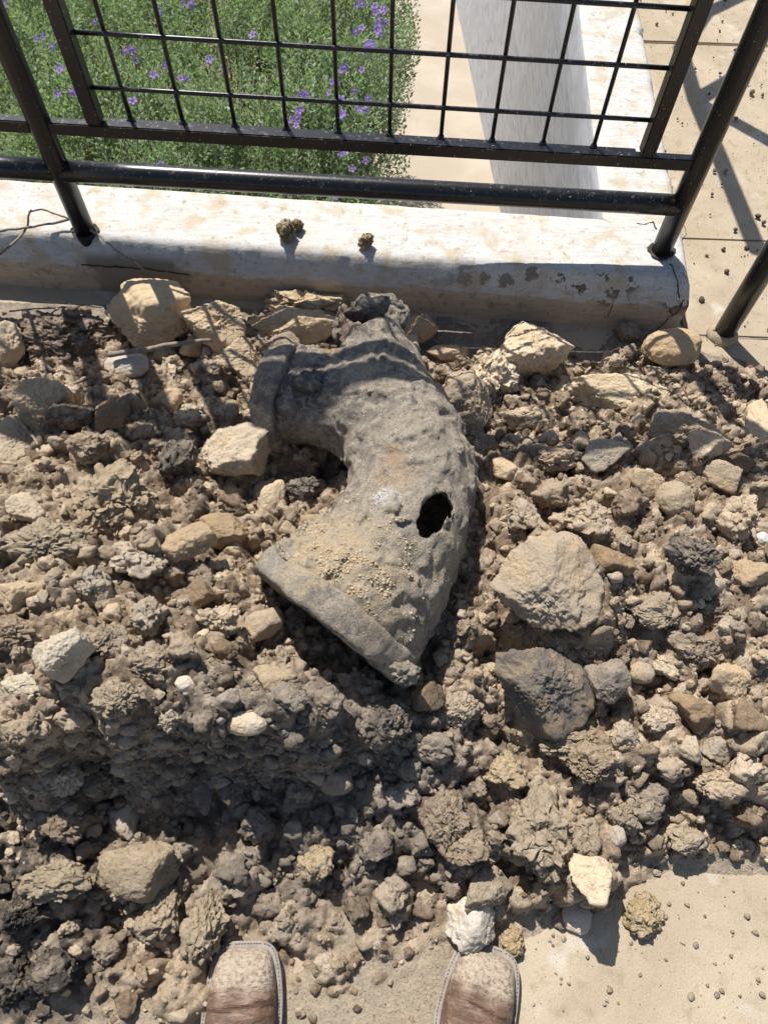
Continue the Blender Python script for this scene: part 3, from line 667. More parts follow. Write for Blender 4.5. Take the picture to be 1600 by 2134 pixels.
# countable smaller clods, sharing a few shapes
protos = []
for s in range(16):
    V, F = rock_verts(900 + s, 4, K if s < 11 else S); V = V / np.abs(V).max() * np.array([1, .85, .75])
    me = mesh_np('clod_shape', V, F); me.materials.append(M_ROCK); protos.append(me)
def zone_label(x, y, look):
    if y > 1.0: where, gp = 'near the foot of the white wall', 'clods along the wall foot'
    elif y < .02: where, gp = 'lying out on the ground by the boots', 'clods by the boots'
    elif x < -.1: where, gp = ('on the heap at the crook side of the iron pipe', 'clods at the crook side of the pipe') if y > .26 else ('on the steep shaded face of the heap', 'clods on the shaded face')
    else: where, gp = ('on the heap along the outer side of the pipe bend', 'clods along the outer side of the bend') if y > .3 else ('on the heap slope running down to bare pavement', 'clods on the slope to the pavement')
    return 'small %s %s' % (look, where), 'small %ss ' % look + gp.split(' ', 1)[1]
MID = [(205, 800, 58, 46), (412, 730, 62, 58), (150, 872, 94, 64), (345, 830, 66, 62), (225, 872, 76, 60), (300, 902, 74, 64), (200, 942, 104, 66), (470, 1112, 108, 76), (380, 1132, 124, 84), (285, 1168, 114, 84),
 (420, 1202, 66, 54), (40, 1240, 92, 76), (20, 1322, 104, 84), (140, 1292, 66, 56), (450, 1292, 96, 66), (545, 1300, 84, 74), (590, 1200, 66, 46), (650, 1092, 74, 54), (480, 1052, 78, 54), (470, 1360, 66, 56), (60, 1440, 110, 70),
 (600, 1452, 76, 56), (150, 1490, 80, 60), (430, 1250, 80, 60), (380, 1345, 70, 56), (560, 850, 56, 44), (470, 860, 60, 46), (395, 870, 58, 50),
 (1090, 880, 98, 58), (1350, 1000, 66, 56), (1310, 1052, 76, 66), (1210, 1092, 98, 78), (1270, 1172, 98, 78), (1090, 1080, 78, 64), (1380, 1385, 70, 56), (1480, 1332, 128, 96), (1540, 1412, 98, 88), (1500, 1262, 98, 58),
 (1560, 1192, 88, 68), (1540, 1082, 98, 88), (1450, 1482, 88, 76), (1370, 1502, 88, 66), (1300, 1532, 66, 56), (1160, 960, 90, 60), (1060, 980, 74, 56), (1150, 1030, 84, 60), (1500, 1000, 76, 60), (1550, 960, 60, 54), (1210, 880, 60, 44),
 (960, 1482, 88, 76), (900, 1562, 76, 66), (840, 1652, 70, 60), (700, 1622, 66, 56), (620, 1662, 66, 64), (540, 1722, 76, 66), (480, 1810, 76, 60), (780, 1762, 76, 66), (820, 1862, 76, 66), (560, 1880, 66, 56), (740, 1902, 56, 56),
 (200, 1622, 98, 76), (90, 1602, 96, 80), (130, 1722, 88, 68), (1480, 1640, 90, 66), (1560, 1600, 80, 66), (1540, 1700, 76, 56), (1400, 1600, 70, 56), (890, 1450, 70, 60), (940, 1380, 70, 58), (1550, 1500, 76, 60)]
for px, py, w, h in MID:
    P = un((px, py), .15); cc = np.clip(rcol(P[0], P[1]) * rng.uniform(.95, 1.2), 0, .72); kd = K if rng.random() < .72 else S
    look = ('dark' if cc[0] < .27 else 'tan' if cc[0] < .5 else 'pale') + (' crumbly clod' if kd == K else ' angular stone')
    lb, gp = zone_label(P[0], P[1], look); lb = lb.replace('small', 'fist-sized'); gp = gp.replace('small', 'fist-sized')
    place_rock('soil_clod' if kd == K else 'stone', px, py, w, h, kd, M_ROCK if kd == K else M_LIME, [float(v) * (.85 if kd == S else 1) for v in cc], lb, 'clod' if kd == K else 'stone', lift=.5, zr=.85, lvl=5 if w > 85 else 4, rot=rng.uniform(0, 6.28), group=gp)
cnt = 0; tries = 0
GEN = []
while cnt < 235 and tries < 20000:
    tries += 1; x, y = rng.uniform(-.95, .95), rng.uniform(-.16, 1.28)
    if abs(x) > .60 + .33 * y: continue
    h0 = float(bil(H0, np.array([x]), np.array([y]), GX0, GY0, GH, GH)[0])
    if h0 < .012 and rng.random() < .93: continue
    r = .0155 * 2.3 ** (rng.random() ** 1.5)
    if any(math.hypot(x - a, y - b) < .62 * c + .6 * r for a, b, c in ROCKS) or any(math.hypot(x - a, y - b) < .62 * (c + r) for a, b, c in GEN): continue
    if y < -.04 and (abs(x + .19) < .09 or abs(x - .18) < .09): continue
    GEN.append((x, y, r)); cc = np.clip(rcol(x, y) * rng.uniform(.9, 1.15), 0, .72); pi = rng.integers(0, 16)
    look = ('dark' if cc[0] < .27 else 'tan' if cc[0] < .5 else 'pale') + (' crumbly clod' if pi < 11 else ' angular stone')
    lb, gp = zone_label(x, y, look)
    o = obj('small_clod' if pi < 11 else 'small_stone', protos[pi], None, label=lb, cat='clod' if pi < 11 else 'stone', group=gp, loc=(x, y, hs(x, y) + r * .3))
    o.rotation_euler = (rng.uniform(-.5, .5), rng.uniform(-.5, .5), rng.uniform(0, 6.28)); o.scale = (r, r * rng.uniform(.8, 1.1), r * rng.uniform(.8, 1.1))
    o.color = (*[float(v) for v in cc], 1); cnt += 1

# the heap itself and its uncountable crumbs
V = np.stack([X, Y, H], -1).reshape(-1, 3); ii = (np.arange(NY - 1)[:, None] * NX + np.arange(NX - 1)[None]).ravel()
keep = (H[:-1, :-1].ravel() > -.009) | (H[1:, 1:].ravel() > -.009)
ii = ii[keep]; F = np.stack([ii, ii + 1, ii + NX + 1, ii + NX], 1)
used = np.unique(F); remap = np.zeros(len(V), int); remap[used] = np.arange(len(used))
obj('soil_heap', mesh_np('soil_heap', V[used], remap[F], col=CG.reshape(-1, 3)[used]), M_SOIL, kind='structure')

def crumbs(name, n, rlo, rhi, lvl, p, label, sparse=0, dens=None):
    ps = [rock_verts(500 + s, lvl, K if s < 4 else S)[0] for s in range(9)]; F = ico(lvl)[1]; VV, FF, CC = [], [], []; c = 0
    for cell in rng.choice(len(SP_W), n, p=SP_W):
        x, y = X.ravel()[cell] + rng.uniform(-.5, .5) * GH, Y.ravel()[cell] + rng.uniform(-.5, .5) * GH
        r = rlo * (rhi / rlo) ** (rng.random() ** p)
        z = max(hs(x, y), 0.) + r * .25
        a = rng.uniform(0, 6.28, 3); Rm = np.array(Matrix.Rotation(a[0], 3, 'Z') @ Matrix.Rotation(a[1], 3, 'X') @ Matrix.Rotation(a[2], 3, 'Y'))
        P = ps[rng.integers(0, 9)] @ Rm.T * np.array([1, rng.uniform(.7, 1), rng.uniform(.6, 1)]) * r + (x, y, z)
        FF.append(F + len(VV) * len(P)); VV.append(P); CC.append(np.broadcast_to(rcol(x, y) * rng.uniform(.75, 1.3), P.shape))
    obj(name, mesh_np(name, np.vstack(VV), np.vstack(FF), smooth=lvl > 2, col=np.clip(np.vstack(CC), 0, .75)), M_SOIL, label=label, cat='soil', kind='stuff')
crumbs('soil_crumbs', 1300, .009, .0175, 3, 1.5, 'loose lumps of tan and brown soil all over the heap')
crumbs('small_soil_crumbs', 4200, .0045, .009, 2, 1.2, 'small crumbs of tan and brown soil between the lumps')
crumbs('fine_soil_grit', 7000, .0018, .0048, 1, 1.2, 'fine brown grit sprinkled over the whole heap')
def strew(name, n, box, rlo, rhi, col0, col1, label, lvl=2, zf=lambda x, y: 0.):
    ps = [rock_verts(700 + s, lvl, K if s < 4 else S)[0] for s in range(7)]; F = ico(lvl)[1]; VV, FF, CC = [], [], []
    for c in range(n):
        x, y = rng.uniform(box[0], box[1]), rng.uniform(box[2], box[3]); r = rlo * (rhi / rlo) ** (rng.random() ** 3)
        P = ps[rng.integers(0, 7)] * r + (x, y, zf(x, y) + r * .4); FF.append(F + len(VV) * len(P)); VV.append(P)
        t = rng.random(); CC.append(np.broadcast_to(np.array(col0) * (1 - t) + np.array(col1) * t, P.shape))
    obj(name, mesh_np(name, np.vstack(VV), np.vstack(FF), col=np.vstack(CC)), M_SOIL, label=label, cat='soil', kind='stuff')
strew('pavement_crumbs', 520, (.8, 1.6, 1.2, 3.2), .0012, .009, (.10, .085, .07), (.30, .24, .17), 'sparse dark crumbs on the pavement beside the wall')
strew('pavement_grit', 900, (.2, .85, -.3, .17), .0005, .0055, (.56, .49, .39), (.36, .29, .20), 'sparse pale grit on the bare pavement by the right boot')

# ------------------------------------------------------------------ pipe fitting
pipe = empty('pipe_fitting', tuple(un((790, 1050), .1)), label='broken corroded cast iron pipe bend with two flanges, lying on the soil heap', cat='pipe')
PO = np.array(pipe.location)
def part(name, me, mat=M_PIPE, **k):
    o = obj(name, me, mat, pipe, **k); o.location = tuple(-PO); return o
CZ = .205
ctr_px = [(718, 1266), (800, 1168), (848, 1065), (856, 975), (826, 895), (762, 850), (690, 833), (610, 826)]
ctr_z = [.20, .205, .205, .205, .20, .195, .185, .18]
ctr_r = [.152, .127, .117, .118, .114, .105, .098, .098]
cp = np.array([un(p, z) for p, z in zip(ctr_px, ctr_z)])
def catmull(P, n):
    P = np.asarray(P, float); Q = np.vstack([2 * P[0] - P[1], P, 2 * P[-1] - P[-2]]); o = []
    m = len(P) - 1
    for t in np.linspace(0, m - 1e-6, n):
        i = int(t); f = t - i; a, b, c, d = Q[i:i + 4]
        o.append(.5 * (2 * b + (c - a) * f + (2 * a - 5 * b + 4 * c - d) * f * f + (3 * b - a - 3 * c + d) * f ** 3))
    return np.array(o)
cl = catmull(np.c_[cp, np.array(ctr_r)], 60); CL, CR = cl[:, :3], cl[:, 3]
n1 = CL[0] - CL[1]; n1 /= np.linalg.norm(n1); n1 = n1 + np.array([0, 0, -.16]); n1 /= np.linalg.norm(n1)
n2 = CL[-1] - CL[-3]; n2 /= np.linalg.norm(n2); n2 = n2 + np.array([0, .12, 0]); n2 /= np.linalg.norm(n2)
S0, S1 = un((805, 850), .20), un((772, 668), .255)
def smin(a, b, k): h = np.clip(.5 + .5 * (b - a) / k, 0, 1); return b + (a - b) * h - k * h * (1 - h)
HOLE = un((898, 1098), .265)
def body_sdf():
    lo = np.minimum(CL.min(0), S1) - .17; hi = np.maximum(CL.max(0), S1) + .15; lo[2] = .06; hi[2] = .36
    h = .0045; G, o = sdf_grid(lo, hi, h); sh = G.shape[:3]; P = G.reshape(-1, 3).astype(np.float32)
    def chain(C, Rr):
        d = np.full(len(P), 9., np.float32)
        for c, r in zip(C.astype(np.float32), Rr): d = np.minimum(d, np.sqrt(((P - c) ** 2).sum(1)) - np.float32(r))
        return d
    ext = np.vstack([CL[0] + n1 * .03, CL, CL[-1] + n2 * .03]); er = np.r_[CR[0], CR, CR[-1]]
    ts = np.linspace(0, 1, 20); SC = S0 + (S1 - S0) * (ts * 1.06)[:, None]
    sr = np.interp(ts, [0, .35, .55, .75, 1], [.095, .090, .068, .060, .068])
    tube, stub = chain(ext, er), chain(SC, sr)
    big = smin(tube, stub, .026)
    n = fbm(P * 11, 3) * .007 + fbm(P * 38, 3) * .004 + fbm(P * 24 + 50, 3, .55, True) * .005 - np.clip(fbm(P * 33 + 80, 3) - .15, 0, .06) * .06 - np.clip(fbm(P * 20 + 7, 3) - .12, 0, .12) * .05 + np.clip(fbm(P * 15 + 31, 2) - .25, 0, .05) * .09
    dh = np.sqrt((((P - HOLE) @ np.array([[1, 0, 0], [0, 1, 0], [0, 0, 1.]])) ** 2).sum(1))
    n = n - .008 * np.exp(-((dh - .05) / .022) ** 2)
    outer = big + n.astype(np.float32)
    inner = smin(tube + np.float32(.018), stub + np.float32(.018), .03)
    d = np.maximum(outer, -inner)
    d = np.maximum(d, (P - CL[0]) @ n1 - .005); d = np.maximum(d, (P - CL[-1]) @ n2 - .005)
    sa = (S1 - S0) / np.linalg.norm(S1 - S0)
    cut = (P - S0) @ sa - np.linalg.norm(S1 - S0) - .012 + fbm(P * 30, 2) * .022 + np.clip((P[:, 0] - S1[0]) * -.15, -.02, .03) + np.clip((P[:, 2] - S1[2] - .002) * 1.0, -.012, .06)
    d = np.maximum(d, cut)
    q = P - HOLE; a = math.radians(62); e = np.stack([(q[:, 0] * math.cos(a) + q[:, 1] * math.sin(a)) / .058, (-q[:, 0] * math.sin(a) + q[:, 1] * math.cos(a)) / .029, q[:, 2] / .085], 1)
    hole = (np.sqrt((e ** 2).sum(1)) - 1) * .025 + fbm(P * 40, 2) * .0045
    d = np.maximum(d, -hole)
    return surface_nets(d.reshape(sh).astype(float), o, h)
BV, BF = body_sdf(); part('pipe_body', mesh_np('pipe_body', BV, BF))

def flange(c, n, r, th, seed, cut=None, bore=.085):
    h = .0045; lo, hi = c - r - .03, c + r + .03; G, o = sdf_grid(lo, hi, h); sh = G.shape[:3]; P = G.reshape(-1, 3)
    a = (P - c) @ n; rad = np.linalg.norm((P - c) - a[:, None] * n, axis=1)
    dx, dy = rad - r, np.abs(a) - th / 2; rr = .008
    d = np.minimum(np.maximum(dx + rr, dy + rr), 0) + np.hypot(np.maximum(dx + rr, 0), np.maximum(dy + rr, 0)) - rr
    d = np.maximum(d, bore - rad)
    d = d + fbm(P * 14 + seed, 3) * .008 + fbm(P * 45 + seed, 3) * .0028 + np.clip(fbm(P * 9 + seed + 3, 2) - .2, 0, .3) * .03
    if cut is not None:
        for cc, cn in cut: d = np.maximum(d, (P - cc) @ cn + fbm(P * 30, 2) * .012)
    V, F = surface_nets(d.reshape(sh), o, h); return mesh_np('flange', V, F)
F1C = CL[0] + n1 * .022; F2C = CL[-1] + n2 * .02
part('flange', flange(F1C, n1, .166, .052, 1.), label='large flange caked in sand, facing the boots')
part('flange', flange(F2C, n2, .122, .050, 8., cut=[(F2C + np.array([.0, .085, .05]), np.array([-.1, .75, .65]))]), label='broken smaller flange on the shaded side')
# bolt heads and mud lumps on the back of the flanges
def lump(name, c, r, sc, seed, kind=K, mat=M_PIPE):
    V, F = rock_verts(seed, 4, kind); me = mesh_np(name, V * np.array(sc) * r + c, F); part(name, me, mat)
def hexbolt(c, ax, r, l):
    ax = ax / np.linalg.norm(ax); P = [c, c + ax * l * .1, c + ax * l * .85, c + ax * l]; V, F = tube_np(P, [r * .9, r, r, r * .86], 6)
    V = V + fbm(V * 60)[:, None] * .002; part('bolt', mesh_np('bolt', V, F, smooth=False))
u1 = np.cross(n1, [0, 0, 1.]); u1 /= np.linalg.norm(u1); v1 = np.cross(u1, n1); v1 = v1 * np.sign(v1[2])
u2 = np.cross(n2, [0, 0, 1.]); u2 /= np.linalg.norm(u2); v2 = np.cross(u2, n2); v2 = v2 * np.sign(v2[2])
def bolt(c, r, seed): lump('bolt', c, r, (1.0, 1.0, .9), seed, Rd)
bolt(F2C - n2 * .040 + .085 * (u2 * math.cos(2.4) + v2 * math.sin(2.4)), .026, 61); bolt(F2C - n2 * .040 + .085 * (u2 * math.cos(.5) + v2 * math.sin(.5)), .026, 62)
bolt(F1C - n1 * .034 + .135 * (u1 * math.cos(.35) + v1 * math.sin(.35)), .017, 63); bolt(F1C - n1 * .034 + .135 * (u1 * math.cos(2.75) + v1 * math.sin(2.75)), .017, 64)
lump('rust_lump', un((650, 792), .275), .028, (1.2, 1.0, .7), 71)
sax = (S1 - S0) / np.linalg.norm(S1 - S0); sside = np.cross(sax, [0, 0, 1.]); sside /= np.linalg.norm(sside)
lump('broken_rim', S1 + sax * .028 + np.array([.01, 0, -.01]), .05, (1.1, .55, .75), 73)
lump('broken_rim', S1 + sax * .004 + sside * .058, .030, (.75, 1.4, 1.1), 75)
lump('broken_rim', S1 + sax * .002 - sside * .060, .026, (.7, 1.5, 1.0), 79)
lump('mud_plug', S1 - sax * .012 + np.array([.012, 0, -.012]), .034, (1., .8, .7), 82, K, M_PIPE)
lump('mud_lump', un((838, 1400), .26), .024, (1.2, .9, .8), 76)
lump('flake', un((690, 1218), .335), .03, (1.15, .6, .22), 77, S)
lump('flake', un((600, 1135), .30), .018, (1, .8, .5), 78, S)
# sand crust: grains lying on the upper side of bend and flange
def crust():
    e1 = BV[BF[:, 1]] - BV[BF[:, 0]]; e2 = BV[BF[:, 2]] - BV[BF[:, 0]]; N = np.cross(e1, e2); N /= np.linalg.norm(N, axis=1)[:, None] + 1e-12
    c = BV[BF].mean(1); t = un((715, 1190), .3); ok = np.where((N[:, 2] > .25) & (np.hypot(c[:, 0] - t[0], (c[:, 1] - t[1])) < .17))[0]
    w = np.exp(-((c[ok][:, 0] - t[0]) ** 2 + (c[ok][:, 1] - t[1]) ** 2) / .09 ** 2) * sstep(-.05, .15, fbm(c[ok] * 22, 3)); w /= w.sum()
    pk = rng.choice(ok, 4600, p=w); ps = [rock_verts(800 + s, 1, S)[0] for s in range(5)]; F = ico(1)[1]; VV, FF = [], []
    for i, q in enumerate(pk):
        r = .00055 * 5.5 ** (rng.random() ** 4); P = ps[i % 5] * r + c[q] + N[q] * r * .2 + (lambda j: j - N[q] * j.dot(N[q]))(rng.uniform(-.004, .004, 3)); FF.append(F + i * len(P)); VV.append(P)
    part('sand_crust', mesh_np('sand_crust', np.vstack(VV), np.vstack(FF), smooth=False), M_CRUST, kind='stuff')
crust()

# ------------------------------------------------------------------ railing
rail = empty('railing', (-.753, 1.423, .13), label='black steel railing with square wire mesh panels set in the white wall', cat='railing')
RO = np.array(rail.location)
def rpart(name, me, **k):
    o = obj(name, me, M_BLACK, rail, **k); o.location = tuple(-RO); return o
FY = 1.423; POSTS = [-2.161, -.753, .655]; PR = .0240
def tilt(x): return -.0255 * (x + .753)                    # the railing is not quite level
for x in POSTS: rpart('post', tube_mesh('post', [(x, FY, z) for z in (.06, .4, .8, 1.2, 1.25 + tilt(x))], PR, 24))
def seg(name, x0, x1, z, r, y=FY, n=20): rpart(name, tube_mesh(name, [(x, y, z + tilt(x)) for x in np.linspace(x0, x1, 9)], r, n))
rpart('top_rail', tube_mesh('top_rail', [(x, FY, 1.25 + tilt(x)) for x in np.linspace(-2.161, .655, 12)], PR, 20))
seg('bottom_rail', -2.161, -.753, .319, .0235); seg('bottom_rail', -.753, .655, .319, .0235)
def barbox(name, x0, x1, z0, z1, y0, y1):
    bm = bmesh.new(); bmesh.ops.create_cube(bm, size=1)
    for v in bm.verts:
        x = x0 if v.co.x < 0 else x1; v.co = Vector((x, y0 if v.co.y < 0 else y1, (z0 if v.co.z < 0 else z1) + tilt(x)))
    bmesh.ops.bevel(bm, geom=bm.edges[:], offset=.0022, segments=2, affect='EDGES'); rpart(name, bm_mesh(name, bm))
for a, b in ((-2.161, -.753), (-.753, .655)):
    lo, hi = a + .105, b - .105
    barbox('frame_bar', a + .02, b - .02, .411, .438, FY - .012, FY + .010)
    barbox('frame_ledge', lo + .031, hi - .031, .425, .429, FY + .013, FY + .034)
    barbox('frame_bar', a + .02, b - .02, 1.135, 1.167, FY - .014, FY + .012)
    barbox('frame_bar', lo, lo + .030, .4392, 1.134, FY - .0125, FY + .019)
    barbox('frame_bar', hi - .030, hi, .4392, 1.134, FY - .0125, FY + .019)
    for i in range(10):
        x = lo + .0835 + i * .1098; wire = rpart('mesh_wire', tube_mesh('mesh_wire', [(x, FY + .021, z + tilt(x)) for z in (.427, .7, .95, 1.135)], .0046, 10))
        V, F = tube_np([(x, FY + .021, .427 + tilt(x)), (x, FY + .021, .435 + tilt(x)), (x, FY + .021, .442 + tilt(x))], [.011, .0085, .005], 8)
        obj('weld', mesh_np('weld', V + fbm(V * 150)[:, None] * .002, F), M_BLACK, wire)
    for k in range(6): seg('mesh_wire', lo + .02, hi - .02, .505 + k * .104, .0046, FY + .012, 10)
# broken sockets around the post feet
for x in POSTS[1:]:
    a = np.linspace(0, 2 * np.pi, 40); r = .033 + .003 * np.sin(3 * a + x) + .002 * np.sin(7 * a)
    V = np.vstack([np.c_[x + r * np.cos(a), FY - .002 + r * .9 * np.sin(a), np.full(40, .1562)], [[x, FY, .1562]]]); F = np.array([[40, i, (i + 1) % 40] for i in range(39)])
    o = obj('post_socket', mesh_np('post_socket', V, F), M_CRACK, wall)

# handrail foot on the pavement, and an unseen rail added beyond to cast stripes
hr = empty('handrail', (.846, 1.299, 0), label='black pipe handrail standing on the pavement beyond the wall corner', cat='railing')
def hpart(root, name, P, r=.026):
    o = obj(name, tube_mesh(name, P, r, 24), M_BLACK, root); o.location = -root.location
hpart(hr, 'post', [(.846, 1.299, z) for z in (-.02, .3, .6, .95)]); hpart(hr, 'post', [(2.1, 1.299, z) for z in (-.02, .3, .6, .95)])
hpart(hr, 'top_rail', [(x, 1.299, .95) for x in (.846, 1.2, 1.6, 2.1)])
V, F = tube_np([(.846, 1.299, z) for z in (-.005, .008, .016, .02)], [.04, .037, .032, .028], 24); V = V + fbm(V * 60)[:, None] * .006
o = obj('grout_collar', mesh_np('grout_collar', V, F), M_PAVE, hr); o.location = -hr.location
shadow_rail = empty('handrail', (.76, 3.75, 0), label='unseen black pipe handrail added beyond the long return wall, its shadow striping the pavement', cat='railing')
for y in (3.6, 4.8): hpart(shadow_rail, 'post', [(.99, y, z) for z in (-.02, .5, 1.0)])  # posts of the added unseen handrail
hpart(shadow_rail, 'top_rail', [(0.708, 2.19, 1.0), (0.684, 2.61, 1.0), (0.664, 2.91, 1.0), (0.669, 3.21, 1.0), (.80, 3.45, 1.0), (.99, 3.6, 1.0), (.99, 4.8, 1.0)], .027)  # top rail added out of view to cast the stripes
hpart(shadow_rail, 'shadow_brace', [(0.859, 3.08, 1.0), (0.762, 2.995, 1.0), (0.664, 2.91, 1.0)], .027)  # added out of view, shaped for the diagonal shadow stripes
hpart(shadow_rail, 'shadow_brace', [(0.664, 2.91, 1.0), (0.899, 2.66, 1.0), (1.179, 2.36, 1.0)], .027)

# cracks at the wall corner
def crack(pts, wdt=.0016):
    P = np.array(pts, float); P = np.vstack([np.linspace(P[i], P[i + 1], 7)[:-1] for i in range(len(P) - 1)] + [P[-1:]])
    P = P + np.c_[fbm(P * 80), fbm(P * 80 + 5), fbm(P * 80 + 9)] * .005
    V, F = tube_np(P, wdt * (.5 + .8 * np.abs(fbm(P * 60 + 2)) + .2), 5); obj('crack', mesh_np('crack', V, F), M_CRACK, wall)
def fz(px, py): 
    r = RW @ np.array([px - PCX, py - PCY, PF]); k = (1.3455 - .0008 - CAM[1]) / (r[1] - WS * r[0]); return CAM + k * r
crack([fz(1424, 625), fz(1412, 650), fz(1396, 660), fz(1385, 672), fz(1366, 688)]); crack([fz(1400, 655), fz(1394, 640)]); crack([fz(1285, 610), fz(1272, 645), fz(1265, 660)], .001)
cz = .1535; crack([un((1395, 548), cz), un((1402, 560), cz), un((1412, 585), .147)]); crack([un((1412, 586), .146), un((1412, 604), .125), fz(1414, 622)], .0018)
crack([un((1325, 465), cz), un((1345, 467), cz), un((1360, 462), cz), un((1366, 478), cz)], .0018); crack([un((1425, 470), cz), un((1430, 488), cz), un((1420, 500), cz)], .001)
# peeled paint edge at the left
crack([fz(170, 552), fz(230, 556), fz(300, 560), fz(395, 572)], .0022)

# twigs
def twig(name, pts, r0, r1, label=None, parent=None, cat='twig', wob=.004):
    P = catmull(np.array(pts), 40); P = P + np.c_[fbm(P * 25), fbm(P * 25 + 4), fbm(P * 25 + 8)] * wob
    t = np.linspace(0, 1, 40); V, F = tube_np(P, (r0 + (r1 - r0) * t) * (1 + .25 * fbm(P * 120)), 8)
    return obj(name, mesh_np(name, V, F), M_TWIG, parent, label=label, cat=None if parent else cat)
t = empty('twig', tuple(un((60, 470), .16)), label='thin dry forked twig lying over the wall top at a railing post', cat='twig')
def tw(pts, a, b):
    o = twig('branch', pts, a, b, parent=t); o.location = -t.location
tw([un((-60, 488), .165), un((0, 481), .165), un((60, 473), .17), un((120, 462), .172), un((170, 453), .175), un((192, 466), .16)], .0034, .0026)
tw([un((160, 462), .17), un((205, 490), .17), un((250, 528), .172), un((290, 552), .15), un((308, 575), .115)], .0032, .0022)
tw([un((-20, 545), .16), un((30, 505), .16), un((54, 476), .165), un((60, 450), .2), un((66, 437), .21)], .003, .0022)
tw([un((60, 442), .205), un((90, 437), .2), un((130, 450), .19), un((160, 465), .17)], .0022, .002)
def onheap(p, dz): 
    z = .1
    for _ in range(6): q = un(p, z); z = hs(q[0], q[1]) + dz
    return un(p, z)
twig('twig', [un((228, 740), .14), un((300, 728), .145), un((370, 716), .15), un((442, 707), .135)], .0062, .0048, 'straight dry stick lying across the limestone blocks')
twig('twig', [onheap((125, 808), .012), onheap((160, 797), .022), onheap((195, 785), .02)], .0042, .003, 'short stick poking from the heap below the long stick')
twig('twig', [onheap((30, 868), .03), onheap((52, 890), .035), onheap((80, 928), .015)], .0035, .0025, 'short brown twig leaning on the grey tan boulder')

# ------------------------------------------------------------------ boots
def leather():
    m = Mat('worn_brown_leather'); ob = m.tc.outputs['Object']
    s = m.n('SeparateXYZ', i_0=ob); warped = m.n('VectorMath', operation='MULTIPLY', i_0=ob, i_1=(.35, 1.6, 1.)).outputs[0]
    cre = m.noise(95, 4, .6, warped, .8)
    c = m.mix(m.ramp(m.noise(40, 4, .6), .35, .7), (.125, .075, .05), (.22, .14, .098))
    c = m.mix(m.math('MULTIPLY', m.ramp(cre, .5, .72), .55), c, (.33, .265, .215))
    toe = m.math('ADD', s.outputs[1], m.math('MULTIPLY', m.math('SUBTRACT', m.noise(45, 4, .65), .5), .05))
    dust = m.math('MULTIPLY', m.ramp(toe, -.07, -.042), m.ramp(m.noise(170, 5, .7), .30, .56))
    c = m.mix(m.math('MULTIPLY', dust, .92), c, (.47, .395, .30))
    nm = m.bump(cre, .9, .006); nm = m.bump(m.noise(420, 3, .7), .3, .001, nm)
    return m.out(c, m.n('MapRange', i_0=dust, i_3=.45, i_4=.95).outputs[0], nm, .4)
M_LEATH = leather(); M_WELT = simple('dusty_boot_welt', (.34, .30, .26), (.24, .205, .17), 60, .9, .3, 200); M_THREAD = simple('dark_thread', (.07, .055, .045), (.16, .13, .10), 80)
def outline(off=0., n=90):
    # right boot, toe at y=0, heel at y=-.30; returns ring of (x, y)
    ys = [0, -.0035, -.012, -.03, -.06, -.1, -.15, -.2, -.25, -.285, -.298, -.30]
    R_ = [.030, .037, .0425, .0485, .0535, .0555, .050, .040, .036, .032, .020, .0]; L_ = [-.032, -.039, -.044, -.049, -.053, -.054, -.046, -.038, -.035, -.031, -.02, -.0]
    t = np.linspace(0, 1, n // 2) ** 1.4 * -.30
    xr = np.interp(-t, -np.array(ys), R_); xl = np.interp(-t, -np.array(ys), L_)
    P = np.vstack([np.c_[xl[::-1], t[::-1]], np.c_[np.linspace(xl[0], xr[0], 14)[1:-1], np.full(12, .0012)], np.c_[xr, t]])
    k = np.array([.25, .5, .25])
    for _ in range(6): P = np.stack([np.convolve(np.r_[P[-1, i], P[:, i], P[0, i]], k, 'valid') for i in (0, 1)], 1)
    T = np.roll(P, -1, 0) - np.roll(P, 1, 0); N = np.c_[-T[:, 1], T[:, 0]]; N /= np.linalg.norm(N, axis=1)[:, None] + 1e-9
    return P + N * off
